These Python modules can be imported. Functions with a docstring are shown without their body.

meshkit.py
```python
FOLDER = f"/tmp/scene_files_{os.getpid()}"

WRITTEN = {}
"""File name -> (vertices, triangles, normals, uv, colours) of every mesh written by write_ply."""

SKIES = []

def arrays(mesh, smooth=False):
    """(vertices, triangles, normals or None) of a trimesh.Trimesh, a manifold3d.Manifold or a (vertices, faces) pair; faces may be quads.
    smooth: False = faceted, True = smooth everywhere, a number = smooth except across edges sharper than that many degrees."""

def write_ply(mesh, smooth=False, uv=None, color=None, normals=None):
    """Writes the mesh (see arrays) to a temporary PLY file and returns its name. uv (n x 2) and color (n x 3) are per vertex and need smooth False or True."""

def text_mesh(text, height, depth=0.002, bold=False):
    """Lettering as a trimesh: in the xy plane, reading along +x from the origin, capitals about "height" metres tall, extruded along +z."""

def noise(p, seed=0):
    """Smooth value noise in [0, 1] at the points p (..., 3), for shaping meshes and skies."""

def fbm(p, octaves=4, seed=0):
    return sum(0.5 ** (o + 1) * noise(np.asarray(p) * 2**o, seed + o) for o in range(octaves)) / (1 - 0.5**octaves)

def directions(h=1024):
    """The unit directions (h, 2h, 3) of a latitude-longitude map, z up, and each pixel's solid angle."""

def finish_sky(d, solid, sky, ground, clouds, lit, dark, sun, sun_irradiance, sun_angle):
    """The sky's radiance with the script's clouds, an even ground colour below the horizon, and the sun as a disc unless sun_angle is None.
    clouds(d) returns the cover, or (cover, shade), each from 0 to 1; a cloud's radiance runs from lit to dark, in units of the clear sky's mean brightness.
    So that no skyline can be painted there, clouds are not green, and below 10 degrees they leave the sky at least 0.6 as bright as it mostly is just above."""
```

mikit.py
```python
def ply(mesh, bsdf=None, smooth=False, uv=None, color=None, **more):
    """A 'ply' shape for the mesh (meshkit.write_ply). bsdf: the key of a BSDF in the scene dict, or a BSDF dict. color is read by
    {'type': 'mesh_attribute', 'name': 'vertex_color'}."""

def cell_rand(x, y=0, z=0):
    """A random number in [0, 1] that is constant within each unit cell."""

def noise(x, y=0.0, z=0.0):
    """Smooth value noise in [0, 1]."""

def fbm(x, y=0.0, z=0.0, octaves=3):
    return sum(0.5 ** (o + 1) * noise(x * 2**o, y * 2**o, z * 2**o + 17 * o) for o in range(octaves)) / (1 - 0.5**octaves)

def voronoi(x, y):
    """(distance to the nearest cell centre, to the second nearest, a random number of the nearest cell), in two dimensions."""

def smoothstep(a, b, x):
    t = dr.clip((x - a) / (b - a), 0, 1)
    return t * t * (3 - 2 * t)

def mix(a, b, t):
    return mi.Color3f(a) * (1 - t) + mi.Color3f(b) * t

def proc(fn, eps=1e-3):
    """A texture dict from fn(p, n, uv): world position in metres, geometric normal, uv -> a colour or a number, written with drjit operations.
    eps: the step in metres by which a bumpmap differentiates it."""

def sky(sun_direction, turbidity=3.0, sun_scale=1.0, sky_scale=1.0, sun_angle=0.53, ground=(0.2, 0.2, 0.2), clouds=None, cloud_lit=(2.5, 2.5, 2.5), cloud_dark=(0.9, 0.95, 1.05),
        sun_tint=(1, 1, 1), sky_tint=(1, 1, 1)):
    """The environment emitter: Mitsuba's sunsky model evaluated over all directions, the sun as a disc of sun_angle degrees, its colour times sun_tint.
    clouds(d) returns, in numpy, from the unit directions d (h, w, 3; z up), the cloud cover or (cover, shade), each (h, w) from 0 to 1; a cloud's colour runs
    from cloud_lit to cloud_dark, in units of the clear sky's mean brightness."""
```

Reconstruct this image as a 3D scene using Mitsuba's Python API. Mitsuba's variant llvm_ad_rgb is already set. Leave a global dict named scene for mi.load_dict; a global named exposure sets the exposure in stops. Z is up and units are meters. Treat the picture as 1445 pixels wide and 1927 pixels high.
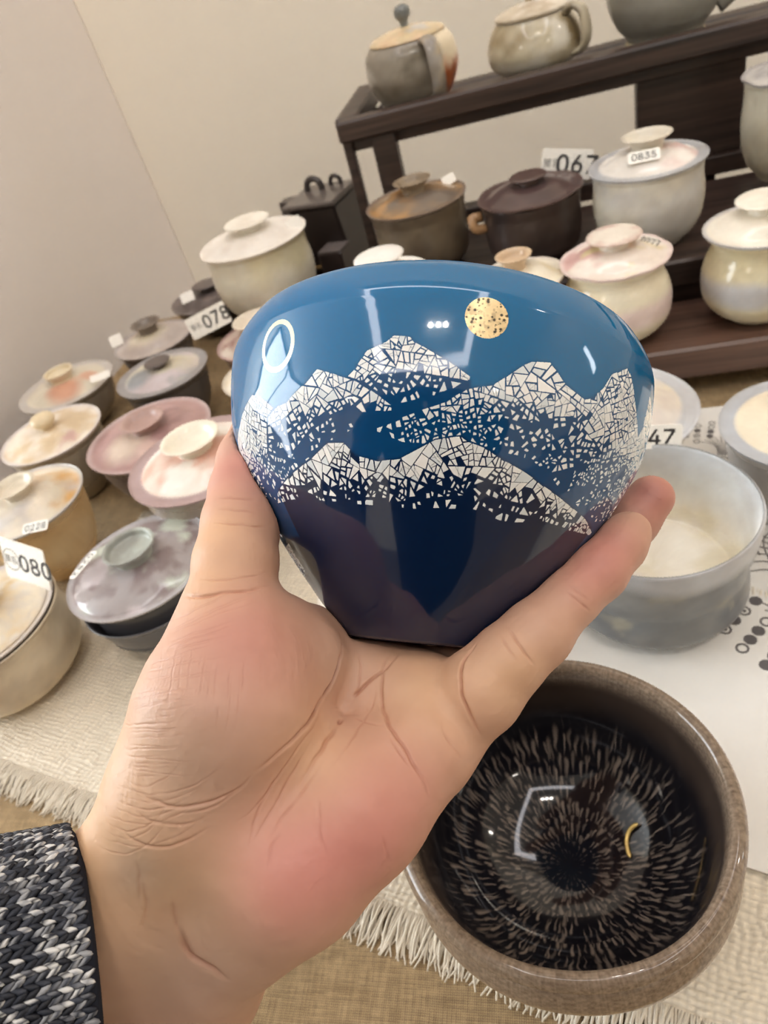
import math, random
import numpy as np, trimesh, shapely
import mitsuba as mi, drjit as dr
import mikit, meshkit
from shapely.geometry import Polygon, Point, LineString
from scipy.spatial import Voronoi, cKDTree
from scipy.interpolate import PchipInterpolator
from mikit import proc, noise, fbm, smoothstep, mix, cell_rand

T = mi.ScalarTransform4f
scene, labels = {}, {}

# ------------------------------------------------------------------ camera, lamps, exposure
exposure = 0.68
CAM = [0.0, 0.0, 0.32]
AHEAD, UPWARD = [-0.25312, 0.73859, -0.62483], [0.10096, 0.66251, 0.74222]
scene['camera'] = {'type': 'thinlens', 'fov': 2 * math.degrees(math.atan(722.5 / 1336)), 'fov_axis': 'x', 'near_clip': 0.01, 'far_clip': 50.0,
                   'aperture_radius': 0.0005, 'focus_distance': 0.172,
                   'to_world': T().look_at(origin=CAM, target=[c + a for c, a in zip(CAM, AHEAD)], up=UPWARD)}
LED, SPOT, DAY, SIDE = 4.8, 150, 6, 8      # radiance of strip light, spot lamps, shop window, narrow window


def lin(c):
    c = np.asarray(c, float) / 255.0
    return np.where(c <= 0.04045, c / 12.92, ((c + 0.055) / 1.055) ** 2.4)


def rgb(c):
    return {'type': 'rgb', 'value': [float(v) for v in lin(c)]}


def pr(color, rough=0.5, **k):
    return {'type': 'twosided', 'b': {'type': 'principled', 'base_color': color, 'roughness': rough, **k}}


VC = {'type': 'mesh_attribute', 'name': 'vertex_color'}
scene['paint_glossy'] = pr(VC, 0.12, specular=0.5)
scene['paint_satin'] = pr(VC, 0.24, specular=0.5)
scene['paint_matte'] = pr(VC, 0.6, specular=0.35)
scene['paint_lacquer'] = pr(VC, 0.06, specular=0.55, clearcoat=0.6, clearcoat_gloss=0.97)
scene['paint_metal'] = pr(VC, 0.3, metallic=0.45)
scene['ink'] = pr(rgb((38, 36, 38)), 0.6)
scene['paper'] = pr(rgb((238, 235, 228)), 0.45)
scene['plain_black'] = pr(rgb((30, 26, 25)), 0.4)
scene['wall_warm'] = pr(rgb((240, 234, 221)), 0.8)
scene['wall_cool'] = pr(rgb((221, 214, 210)), 0.8)
scene['ceiling_white'] = pr(rgb((232, 231, 230)), 0.9)
scene['floor_grey'] = pr(rgb((120, 108, 98)), 0.5)
scene['frame_dark'] = pr(rgb((60, 58, 58)), 0.4)


def wood(a, b, sx):
    def fn(p, n, uv):
        g = fbm(p.x * sx, p.y * 160.0, p.z * 160.0, 3)
        g2 = noise(p.x * 22.0, p.y * 420.0, p.z * 420.0)
        return mix(lin(a).tolist(), lin(b).tolist(), dr.clip(g * 1.1 - 0.1 + 0.35 * (g2 - 0.5), 0, 1))
    return fn


scene['wood_dark'] = pr(proc(wood((27, 20, 18), (68, 51, 44), 9.0)), 0.42)
scene['wood_brown'] = pr(proc(wood((54, 37, 31), (106, 79, 66), 9.0)), 0.4)


# ------------------------------------------------------------------ helpers
def add(key, mesh, bsdf, smooth=False, color=None, label=None, cat=None, group=None, kind=None, **more):
    k, n = key, 0
    while k in scene:
        n += 1
        k = f'{key}_{n:03d}'
    if color is not None:
        v = np.asarray(mesh.vertices if hasattr(mesh, 'vertices') else mesh[0])
        color = np.broadcast_to(np.asarray(color, float), (len(v), 3))
    scene[k] = mikit.ply(mesh, bsdf, smooth=smooth, color=color, **more)
    if label or cat or group or kind:
        tag(k, label, cat, group, kind)
    return k


def tag(k, label=None, cat=None, group=None, kind=None):
    labels[k] = {a: b for a, b in (('label', label), ('category', cat), ('group', group), ('kind', kind)) if b}


def number(key):
    k, n = key, 0
    while any(s == k or s.startswith(k + '__') for s in scene):
        n += 1
        k = f'{key}_{n:03d}'
    return k


def slab(x0, x1, y0, y1, z0, z1, b=0.0015):
    b = min(b, 0.3 * (x1 - x0), 0.3 * (y1 - y0), 0.3 * (z1 - z0))
    pts = []
    for sx in (0, 1):
        for sy in (0, 1):
            for sz in (0, 1):
                c = np.array([(x0, x1)[sx], (y0, y1)[sy], (z0, z1)[sz]])
                s = np.array([1 - 2 * sx, 1 - 2 * sy, 1 - 2 * sz]) * b
                for m in ((1, 1, 0), (1, 0, 1), (0, 1, 1)):
                    pts.append(c + s * np.array(m))
    return trimesh.convex.convex_hull(np.array(pts))


def cat(ms):
    return trimesh.util.concatenate(ms)


def frame_of(o, right, up):
    """A matrix that lays the xy plane at the point o, x along right, y along up."""
    r = np.array(right, float); r /= np.linalg.norm(r)
    n = np.cross(r, up); n /= np.linalg.norm(n)
    m = np.eye(4); m[:3, 0], m[:3, 1], m[:3, 2], m[:3, 3] = r, np.cross(n, r), n, o
    return m


def lathe(profile, n=96, sub=5):
    """Revolves a smooth curve through the profile's (r, z) points: a vertex grid (vertices, faces, angle, place along the profile)."""
    p = np.array(profile, float)
    t = np.r_[0, np.cumsum(np.hypot(*np.diff(p, axis=0).T))]
    tt = np.concatenate([np.linspace(a, b, sub, endpoint=False) for a, b in zip(t[:-1], t[1:])] + [[t[-1]]])
    q = np.c_[PchipInterpolator(t, p[:, 0])(tt), PchipInterpolator(t, p[:, 1])(tt)]
    a = np.arange(n) * 2 * np.pi / n
    v = np.stack([q[:, :1] * np.cos(a), q[:, :1] * np.sin(a), np.repeat(q[:, 1:], n, 1)], -1).reshape(-1, 3)
    i, j = np.meshgrid(np.arange(len(q) - 1), np.arange(n), indexing='ij')
    k = (j + 1) % n
    f = np.stack([i * n + j, i * n + k, (i + 1) * n + k, (i + 1) * n + j], -1).reshape(-1, 4)
    f = np.vstack([f[:, [0, 1, 2]], f[:, [0, 2, 3]]])
    return v, f


def tube(path, radii, n=12, squash=None, side=None):
    """A closed tube along the path; squash flattens it along the direction side."""
    p, r = np.array(path, float), np.broadcast_to(np.asarray(radii, float), len(path))
    d = np.gradient(p, axis=0); d /= np.linalg.norm(d, axis=1, keepdims=True)
    u = np.array(side if side is not None else ([0, 0, 1] if abs(d[0][2]) < 0.9 else [1, 0, 0]), float)
    rings, a = [], np.arange(n) * 2 * np.pi / n
    for c, t, rr in zip(p, d, r):
        u = u - t * (u @ t); u /= np.linalg.norm(u)
        w = np.cross(t, u)
        rings.append(c + rr * ((squash or 1) * np.cos(a)[:, None] * u + np.sin(a)[:, None] * w))
    v = np.vstack(rings + [p[:1], p[-1:]])
    m, f = len(p), []
    for i in range(m - 1):
        for j in range(n):
            k = (j + 1) % n
            f += [[i * n + j, i * n + k, (i + 1) * n + k], [i * n + j, (i + 1) * n + k, (i + 1) * n + j]]
    for j in range(n):
        k = (j + 1) % n
        f += [[m * n, k, j], [m * n + 1, (m - 1) * n + j, (m - 1) * n + k]]
    return trimesh.Trimesh(v, np.array(f), process=False)


def spline(points, n=24):
    p = np.array(points, float)
    t = np.r_[0, np.cumsum(np.linalg.norm(np.diff(p, axis=0), axis=1))]
    tt = np.linspace(0, t[-1], n)
    return np.stack([PchipInterpolator(t, p[:, k])(tt) for k in range(p.shape[1])], -1)


# ------------------------------------------------------------------ the room
ROOM = (-3.0, 3.0, -3.2, 1.08, -0.75, 1.85)
X0, X1, Y0, Y1, Z0, Z1 = ROOM
struct = dict(kind='structure')
add('floor', slab(X0 - .1, X1 + .1, Y0 - .1, Y1 + .1, Z0 - .1, Z0), 'floor_grey', label='grey shop floor', **struct)
add('ceiling', slab(X0 - .1, X1 + .1, Y0 - .1, Y1 + .1, Z1, Z1 + .1), 'ceiling_white', label='white ceiling', **struct)
add('wall_back', slab(-.56, X1 + .1, Y1, Y1 + .1, Z0, Z1), 'wall_warm', label='warm white plaster wall behind the display stand', **struct)
add('wall_left', slab(-.66, -.56, .46, Y1 + .1, Z0, Z1), 'wall_cool', label='plain grey-white wall at the left of the table', **struct)
add('wall_back_left', slab(X0 - .1, -.66, Y1, Y1 + .1, Z0, Z1), 'wall_warm', **struct)
add('wall_front', slab(X0 - .1, X1 + .1, Y0 - .1, Y0, Z0, Z1), 'wall_warm', **struct)
# the far left wall has the shop window, the far right wall a narrow one
WIN = [('wall_far_left', X0 - .1, X0, -0.7, 1.05, 0.0, 1.8, DAY, 2), ('wall_right', X1, X1 + .1, .30, .52, 0.15, 0.75, SIDE, 1)]
for nm, xa, xb, ya, yb, za, zb, L, bars in WIN:
    add(nm, cat([slab(xa, xb, Y0, ya, Z0, Z1), slab(xa, xb, yb, Y1, Z0, Z1), slab(xa, xb, ya, yb, Z0, za), slab(xa, xb, ya, yb, zb, Z1)]), 'wall_warm', **struct)
    w = number('window_1' if bars == 2 else 'window_2')
    s = 1 if xa < 0 else -1
    xi = xb if xa < 0 else xa                       # the wall's inner face
    fr = [slab(min(xi - s * .06, xi - s * .02), max(xi - s * .06, xi - s * .02), y - .025, y + .025, za, zb) for y in np.linspace(ya + .025, yb - .025, bars + 1)]
    fr += [slab(min(xi - s * .06, xi - s * .02), max(xi - s * .06, xi - s * .02), ya, yb, z - .025, z + .025) for z in (za + .025, zb - .025)]
    add(w + '__frame', cat(fr), 'frame_dark')
    v = np.array([[xi - s * .07, ya, za], [xi - s * .07, yb, za], [xi - s * .07, yb, zb], [xi - s * .07, ya, zb]])
    q = np.array([[0, 1, 2], [0, 2, 3]]) if s > 0 else np.array([[0, 2, 1], [0, 3, 2]])
    scene[w + '__pane'] = mikit.ply((v, q), {'type': 'diffuse', 'reflectance': {'type': 'rgb', 'value': .3}}, emitter={'type': 'area', 'radiance': {'type': 'rgb', 'value': [L * .92, L, L * 1.06]}})
    tag(w, 'bright shop window', None, None, 'structure')


def lamp_face(key, x0, x1, y0, y1, z, col):
    v = np.array([[x0, y0, z], [x1, y0, z], [x1, y1, z], [x0, y1, z]])
    scene[key] = mikit.ply((v, np.array([[0, 2, 1], [0, 3, 2]])), {'type': 'diffuse', 'reflectance': {'type': 'rgb', 'value': .5}}, emitter={'type': 'area', 'radiance': {'type': 'rgb', 'value': col}})


# square outline of strip light on the ceiling
FX0, FX1, FY0, FY1, FW = -.62, .95, -1.05, .84, .13
lampz = Z1 - .03
k = number('strip_light')
tag(k, 'square outline strip light on the ceiling', 'ceiling light')
for (a, b, c, d) in ((FX0, FX1, FY1 - FW, FY1), (FX0, FX1, FY0, FY0 + FW), (FX0, FX0 + FW, FY0 + FW, FY1 - FW), (FX1 - FW, FX1, FY0 + FW, FY1 - FW)):
    i = '' if k + '__housing' not in scene else f'_{sum(s.startswith(k + "__housing") for s in scene):03d}'
    scene[k + '__housing' + i] = mikit.ply(slab(a - .006, b + .006, c - .006, d + .006, lampz + .002, Z1), 'ceiling_white')
    lamp_face(k + '__diffuser' + i, a, b, c, d, lampz + .0015, [LED * 1.0, LED * .97, LED * 1.0])
# triple spot lamps; the last three are added for side fill
for (sx, sy, lab) in ((.34, -.55, 'three-bulb spot lamp on the ceiling above the table'), (2.3, .5, 'added three-bulb spot lamp for side fill, on the ceiling by the right wall'),
                      (2.2, -2.3, 'added three-bulb spot lamp for side fill, far right corner of the ceiling'), (-2.1, -2.4, 'added three-bulb spot lamp for side fill, far left corner of the ceiling')):
    k = number('triple_spot_lamp')
    tag(k, lab, 'ceiling light')
    add(k + '__housing', slab(sx - .17, sx + .17, sy - .06, sy + .06, Z1 - .03, Z1), 'frame_dark')
    for j in (-1, 0, 1):
        i = '' if j == -1 else f'_{j + 1:03d}'
        disc = trimesh.creation.cylinder(radius=.032, height=.002, sections=24)
        disc.apply_translation([sx + j * .11, sy, Z1 - .0312])
        scene[k + '__bulb' + i] = mikit.ply(disc, {'type': 'diffuse'}, emitter={'type': 'area', 'radiance': {'type': 'rgb', 'value': [SPOT * 1.0, SPOT * .91, SPOT * .80]}})


# ------------------------------------------------------------------ table and cloths
k = 'display_table'
add(k + '__table_top', slab(-.488, .75, -.14, .805, -.032, -.0025), 'wood_brown')
for sx in (-.45, .70):
    for sy in (-.10, .76):
        add(k + '__leg', slab(sx - .025, sx + .025, sy - .025, sy + .025, Z0, -.032), 'wood_brown')
tag(k, 'wooden table that carries the cloths and all the pottery', 'table')

LA, LB = lin((100, 80, 56)).tolist(), lin((178, 154, 118)).tolist()


def linen(p, n, uv):
    s = 1150.0
    u, v = p.x * s + .5 * noise(p.y * 90.0, p.x * 30.0), p.y * s + .5 * noise(p.x * 90.0, p.y * 30.0, 5.0)
    over = dr.select(cell_rand(dr.floor(u) + dr.floor(v), 3.0) > 2, 1.0, dr.select(dr.floor((dr.floor(u) + dr.floor(v)) / 2) * 2 == dr.floor(u) + dr.floor(v), 1.0, 0.0))
    fu, fv = u - dr.floor(u), v - dr.floor(v)
    a = dr.sin(fu * np.pi); b = dr.sin(fv * np.pi)
    hgt = dr.select(over > .5, a * (.55 + .45 * b), b * (.55 + .45 * a))
    slub = noise(p.x * 160.0, p.y * 1150.0, 2.0) * .5 + noise(p.x * 1150.0, p.y * 160.0, 9.0) * .5
    return mix(LA, LB, dr.clip(hgt * .85 + (slub - .5) * .75, 0, 1))


scene['linen'] = pr(proc(linen), 0.85, specular=0.2)
add('linen_tablecloth', slab(-.492, .755, -.145, .81, -.0024, 0, .0005), 'linen', label='brown woven linen tablecloth under the cream runner', cat='tablecloth')

# cream runner: a relief of thick yarns, straight front edge with a fringe
RA, RB_ = np.array([-0.396, 0.199]), np.array([-0.0295, 0.094])      # two points of its front edge
rd = (RB_ - RA) / np.linalg.norm(RB_ - RA)
rn = np.array([-rd[1], rd[0]])
RLEN, RDEP = 0.7, 0.205
CREAM = lin((218, 207, 187))
ns_, nt_ = 700, 300
ss, tt_ = np.meshgrid(np.linspace(0, RLEN, ns_), np.linspace(0, RDEP, nt_), indexing='ij')
XY = RA + ss[..., None] * rd + tt_[..., None] * rn
P3 = np.stack([XY[..., 0], XY[..., 1], 0 * ss], -1)
u_, v_ = ss / .0032, tt_ / .0025
wob = meshkit.noise(P3 * 130, 3) * 1.2
uu, vv = u_ + wob, v_ + .8 * meshkit.noise(P3 * 150, 8)
ch = (np.floor(uu) + np.floor(vv)) % 2
rel = np.where(ch > 0, np.sin((uu % 1) * np.pi) * (.4 + .6 * np.sin((vv % 1) * np.pi)), np.sin((vv % 1) * np.pi) * (.4 + .6 * np.sin((uu % 1) * np.pi)))
P3[..., 2] = .0009 + .0013 * rel * (.5 + .8 * meshkit.noise(P3 * 320, 5)) + .0004 * meshkit.noise(P3 * 60, 1)
ii, jj = np.meshgrid(np.arange(ns_ - 1), np.arange(nt_ - 1), indexing='ij')
qf = np.stack([ii * nt_ + jj, (ii + 1) * nt_ + jj, (ii + 1) * nt_ + jj + 1, ii * nt_ + jj + 1], -1).reshape(-1, 4)
top = P3.reshape(-1, 3)
rc = CREAM * (.74 + .32 * rel.reshape(-1, 1)) * (.88 + .2 * meshkit.fbm(top * 220, 3, 2)[:, None])
add('cream_runner__woven_cloth', (top, qf), 'paint_matte', smooth=True, color=rc)
hem = np.vstack([XY[0, 0], XY[-1, 0], XY[-1, -1], XY[0, -1]])
add('cream_runner__backing', trimesh.creation.extrude_polygon(Polygon(hem), .0008, engine='earcut').apply_translation([0, 0, .0002]), pr(rgb((206, 194, 170)), .8))
rg = random.Random(5)
fr = []
for edge, dirn, z in ((0, -rn, 1), (1, rn, 1)):
    o = RA if edge == 0 else RA + rn * RDEP
    s = 0.0
    while s < RLEN:
        base = o + rd * s
        for w in range(2):
            ln, sw = rg.uniform(.009, .017), rg.uniform(-.0055, .0055)
            pts = [[*(base - dirn * .003), .0018], [*(base + dirn * ln * .35 + rd * sw * .3), .0022 + rg.uniform(0, .002)],
                   [*(base + dirn * ln * .7 + rd * sw * .5), .0012 + rg.uniform(0, .0015)], [*(base + dirn * ln + rd * sw), .0009]]
            fr.append(tube(spline(pts, 6), [.0005, .00065, .0006, .0006, .0005, .0003], 5))
        s += rg.uniform(.0006, .0013)
fm = cat(fr)
add('cream_runner__fringe', fm, 'paint_matte', smooth=True, color=lin((214, 205, 188)) * (.85 + .2 * meshkit.noise(fm.vertices * 500, 2)[:, None]), kind='stuff')
tag('cream_runner', 'cream woven table runner with frayed fringe, under the hand', 'table runner')

# white lotus print cloth
SH = np.array([[-0.05, 0.17], [0.3, 0.055], [0.34, 0.44], [-0.04, 0.452]])
sheet = Polygon(SH).buffer(.003).simplify(.0003)
add('lotus_cloth__cloth', trimesh.creation.extrude_polygon(sheet, .0009, engine='earcut').apply_translation([0, 0, .0031]), pr(rgb((214, 211, 205)), .75))


def stroke(pts, w):
    return LineString(spline(pts, 14)).buffer(w, quad_segs=3)


def lotus(cx, cy, s, ang, seed):
    """A seed head (a mass of ringed seeds on a stalk of ribs) with two petals of veins, as flat ink shapes."""
    g, rr = [], random.Random(seed)
    for k_ in range(4):
        for m in range(5 + k_):
            a = -.9 + 1.8 * (m + .5 * (k_ % 2)) / (4 + k_)
            r = .62 + .13 * k_
            c = Point(r * math.sin(a), r * math.cos(a))
            g.append(c.buffer(.062, 6) if rr.random() < .45 else c.buffer(.062, 6).difference(c.buffer(.040, 6)))
            if rr.random() < .5:
                g.append(c.buffer(.02, 4))
    for m in range(11):
        a = -.85 + 1.7 * m / 10
        g.append(stroke([(0.02 * m - .1, 0), (.3 * math.sin(a * .8), .3), (.56 * math.sin(a), .56 * math.cos(a))], .008))
    for sgn in (-1, 1):
        for m in range(6):
            o = .1 * m
            g.append(stroke([(0, -.05), (sgn * (.5 + o), -.12 - o * .7), (sgn * (.85 + o * .7), .25 - o), (sgn * (.95 - o * .2), .6 - 1.2 * o)], .009))
        for m in range(5):
            g.append(stroke([(sgn * (.4 + .1 * m), -.2), (sgn * (.55 + .12 * m), -.5), (sgn * .4, -.9 - .05 * m)], .008))
    u = shapely.affinity.translate(shapely.affinity.rotate(shapely.affinity.scale(shapely.union_all(g), s, s, origin=(0, 0)), ang, origin=(0, 0)), cx, cy)
    u = u.intersection(sheet.buffer(-.002))
    return [trimesh.creation.extrude_polygon(q, .00012, engine='earcut').apply_translation([0, 0, .0040]) for q in getattr(u, 'geoms', [u]) if q.area > 1e-8]


ink_grey = pr(rgb((88, 84, 84)), .7)
for a in [[0.121, 0.266, 0.052, 135, 1], [0.1, 0.395, 0.036, -15, 2], [0.19, 0.2, 0.05, 80, 3]]:
    add('lotus_cloth__lotus_print', cat(lotus(*a)), ink_grey)
tag('lotus_cloth', 'white cloth with grey ink lotus drawing beside the dark fur-glaze bowl', 'cloth')


# ------------------------------------------------------------------ three-step wooden stand
k = 'display_stand'
SXL, SXR = -.165, .50
add(k + '__lower_shelf', slab(SXL, SXR, .470, .545, .017, .042, .002), 'wood_brown')
add(k + '__lower_shelf_foot', slab(SXL + .02, SXL + .06, .49, .545, .0, .017), 'wood_dark')
add(k + '__lower_shelf_foot', slab(.30, .34, .49, .545, .0034, .017), 'wood_dark')
add(k + '__middle_shelf', slab(SXL, SXR, .545, .70, .052, .074, .002), 'wood_dark')
add(k + '__middle_riser', slab(SXL, SXR, .550, .562, .0, .052), 'wood_dark')
add(k + '__top_shelf_front_rail', slab(-.170, SXR, .700, .718, .172, .190, .002), 'wood_dark')
add(k + '__top_shelf_board', slab(-.163, SXR, .718, .835, .160, .171, .001), 'wood_dark')
add(k + '__top_shelf_end', slab(-.174, -.152, .718, .86, .172, .190, .002), 'wood_dark')
add(k + '__top_shelf_back_rail', slab(-.152, SXR, .835, .86, .156, .172, .002), 'wood_dark')
add(k + '__post', slab(-.142, -.120, .705, .722, .0, .172, .001), 'wood_dark')
add(k + '__post', slab(-.1705, -.1615, .712, .722, .0, .172, .001), 'wood_dark')
add(k + '__upright_panel', slab(.092, .179, .724, .742, .088, .172, .001), 'wood_dark')
add(k + '__cross_rail', slab(-.122, SXR, .715, .735, .072, .088, .001), 'wood_dark')
add(k + '__rail_post', slab(.150, .158, .720, .730, .0, .072, .0005), 'wood_dark')
tag(k, 'dark stepped wooden display stand with teapots on its top shelf', 'display stand')
add('riser_board', slab(-.322, -.185, .635, .805, .0, .038, .002), 'wood_dark', label='low dark board under the white lidded pot and black kettle', cat='board')


# ------------------------------------------------------------------ pottery
def glaze(v, base, blots=(), rim=None, center=(0, 0), rims=(.93, 1.0), rad=.05, seed=0, grain=.06, patches=()):
    v = np.asarray(v); q = v - [center[0], center[1], 0]
    c = np.repeat(lin(base)[None], len(v), 0)
    for m, (col, scale, lo, hi) in enumerate(blots):
        w = meshkit.fbm(q * scale + 7.3 * seed + 3.1 * m, 4, seed + m)
        w = np.clip((w - lo) / (hi - lo), 0, 1)[:, None]
        c = c * (1 - w) + lin(col) * w
    for (dx, dy, pr_, col) in patches:
        d = np.hypot(q[:, 0] - dx, q[:, 1] - dy) + .5 * pr_ * (meshkit.fbm(q * 60, 3, seed + 77) - .5)
        w = np.clip((pr_ - d) / (pr_ * .55), 0, 1)[:, None] * .85
        c = c * (1 - w) + lin(col) * w
    if rim is not None:
        r = np.hypot(q[:, 0], q[:, 1]) / rad
        w = np.clip((r - rims[0]) / (rims[1] - rims[0]), 0, 1)[:, None]
        c = c * (1 - w) + lin(rim) * w
    mot = meshkit.fbm(q * 75 + 3.7 * seed, 3, seed + 55)[:, None] - .5
    c = c * (1 + mot * np.array([.26, .34, .40]))
    return .87 * c * (1 + grain * (meshkit.fbm(q * 900, 2, seed + 31)[:, None] - .5) * 2)


def place(v, x, y, z, wav=0, rad=.05, seed=0, n_w=6):
    v = v.copy()
    r, a = np.hypot(v[:, 0], v[:, 1]), np.arctan2(v[:, 1], v[:, 0])
    if wav:
        v[:, 2] += wav * np.clip(r / rad - .55, 0, 1) ** 1.5 * (np.sin(n_w * a + seed) + .5 * np.sin((n_w * 2 + 1) * a + 2 * seed))
    s = 1 + .008 * np.sin(2 * a + seed) + .004 * np.sin(5 * a + 3 * seed)
    v[:, 0] *= s; v[:, 1] *= s
    return v + [x, y, z]


BODY = {   # (radius / rim radius, height / body height)
    'gaiwan': [(0, .0), (.40, .0), (.43, .03), (.48, .08), (.66, .24), (.79, .48), (.86, .72), (.91, .92), (.965, 1.0), (.95, 1.01), (.92, .96), (.88, .75), (.70, .3), (.4, .14), (0, .12)],
    'deep': [(0, .0), (.58, .0), (.64, .05), (.80, .16), (.92, .36), (.955, .6), (.925, .84), (.93, .95), (.955, 1.0), (.94, 1.01), (.90, .95), (.89, .6), (.75, .2), (.5, .1), (0, .08)],
    'belly': [(0, .0), (.50, .0), (.56, .03), (.80, .14), (.98, .34), (1.0, .52), (.93, .72), (.84, .86), (.86, .95), (.96, 1.0), (.94, 1.01), (.80, .95), (.80, .8), (.9, .5), (.7, .2), (0, .12)],
    'bowl': [(0, .0), (.42, .0), (.46, .02), (.62, .10), (.80, .30), (.92, .60), (.97, .85), (1.0, 1.0), (.98, 1.01), (.93, .9), (.85, .5), (.5, .16), (0, .12)],
    'cocotte': [(0, .0), (.66, .0), (.72, .04), (.88, .2), (.93, .5), (.92, .8), (.95, .95), (.96, 1.0), (.93, 1.0), (.89, .9), (.86, .4), (.6, .1), (0, .08)],
}


def knob_profile(kind, r, h):
    r, h = (r * 1.18, h * .78) if kind != 'ball' else (r, h * .9)
    if kind == 'ring':
        return [(r * .62, -.004), (r * .60, h * .25), (r * .70, h * .6), (r, h), (r * .93, h * 1.04), (r * .80, h * .95), (r * .6, h * .55), (r * .3, h * .42), (0, h * .40)]
    if kind == 'disc':
        return [(r * .60, -.004), (r * .52, h * .3), (r * .62, h * .55), (r * .95, h * .72), (r, h * .82), (r * .9, h * .95), (r * .5, h * 1.0), (0, h * .99)]
    if kind == 'ball':
        return [(r * .60, -.004), (r * .5, h * .15), (r * .8, h * .32), (r, h * .6), (r * .8, h * .9), (r * .4, h * 1.0), (0, h * 1.02)]
    return [(r * .75, -.004), (r * .72, h * .2), (r * .9, h * .6), (r, h), (r * .94, h * 1.03), (r * .86, h * .97), (r * .8, h * .6), (r * .4, h * .48), (0, h * .46)]


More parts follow.
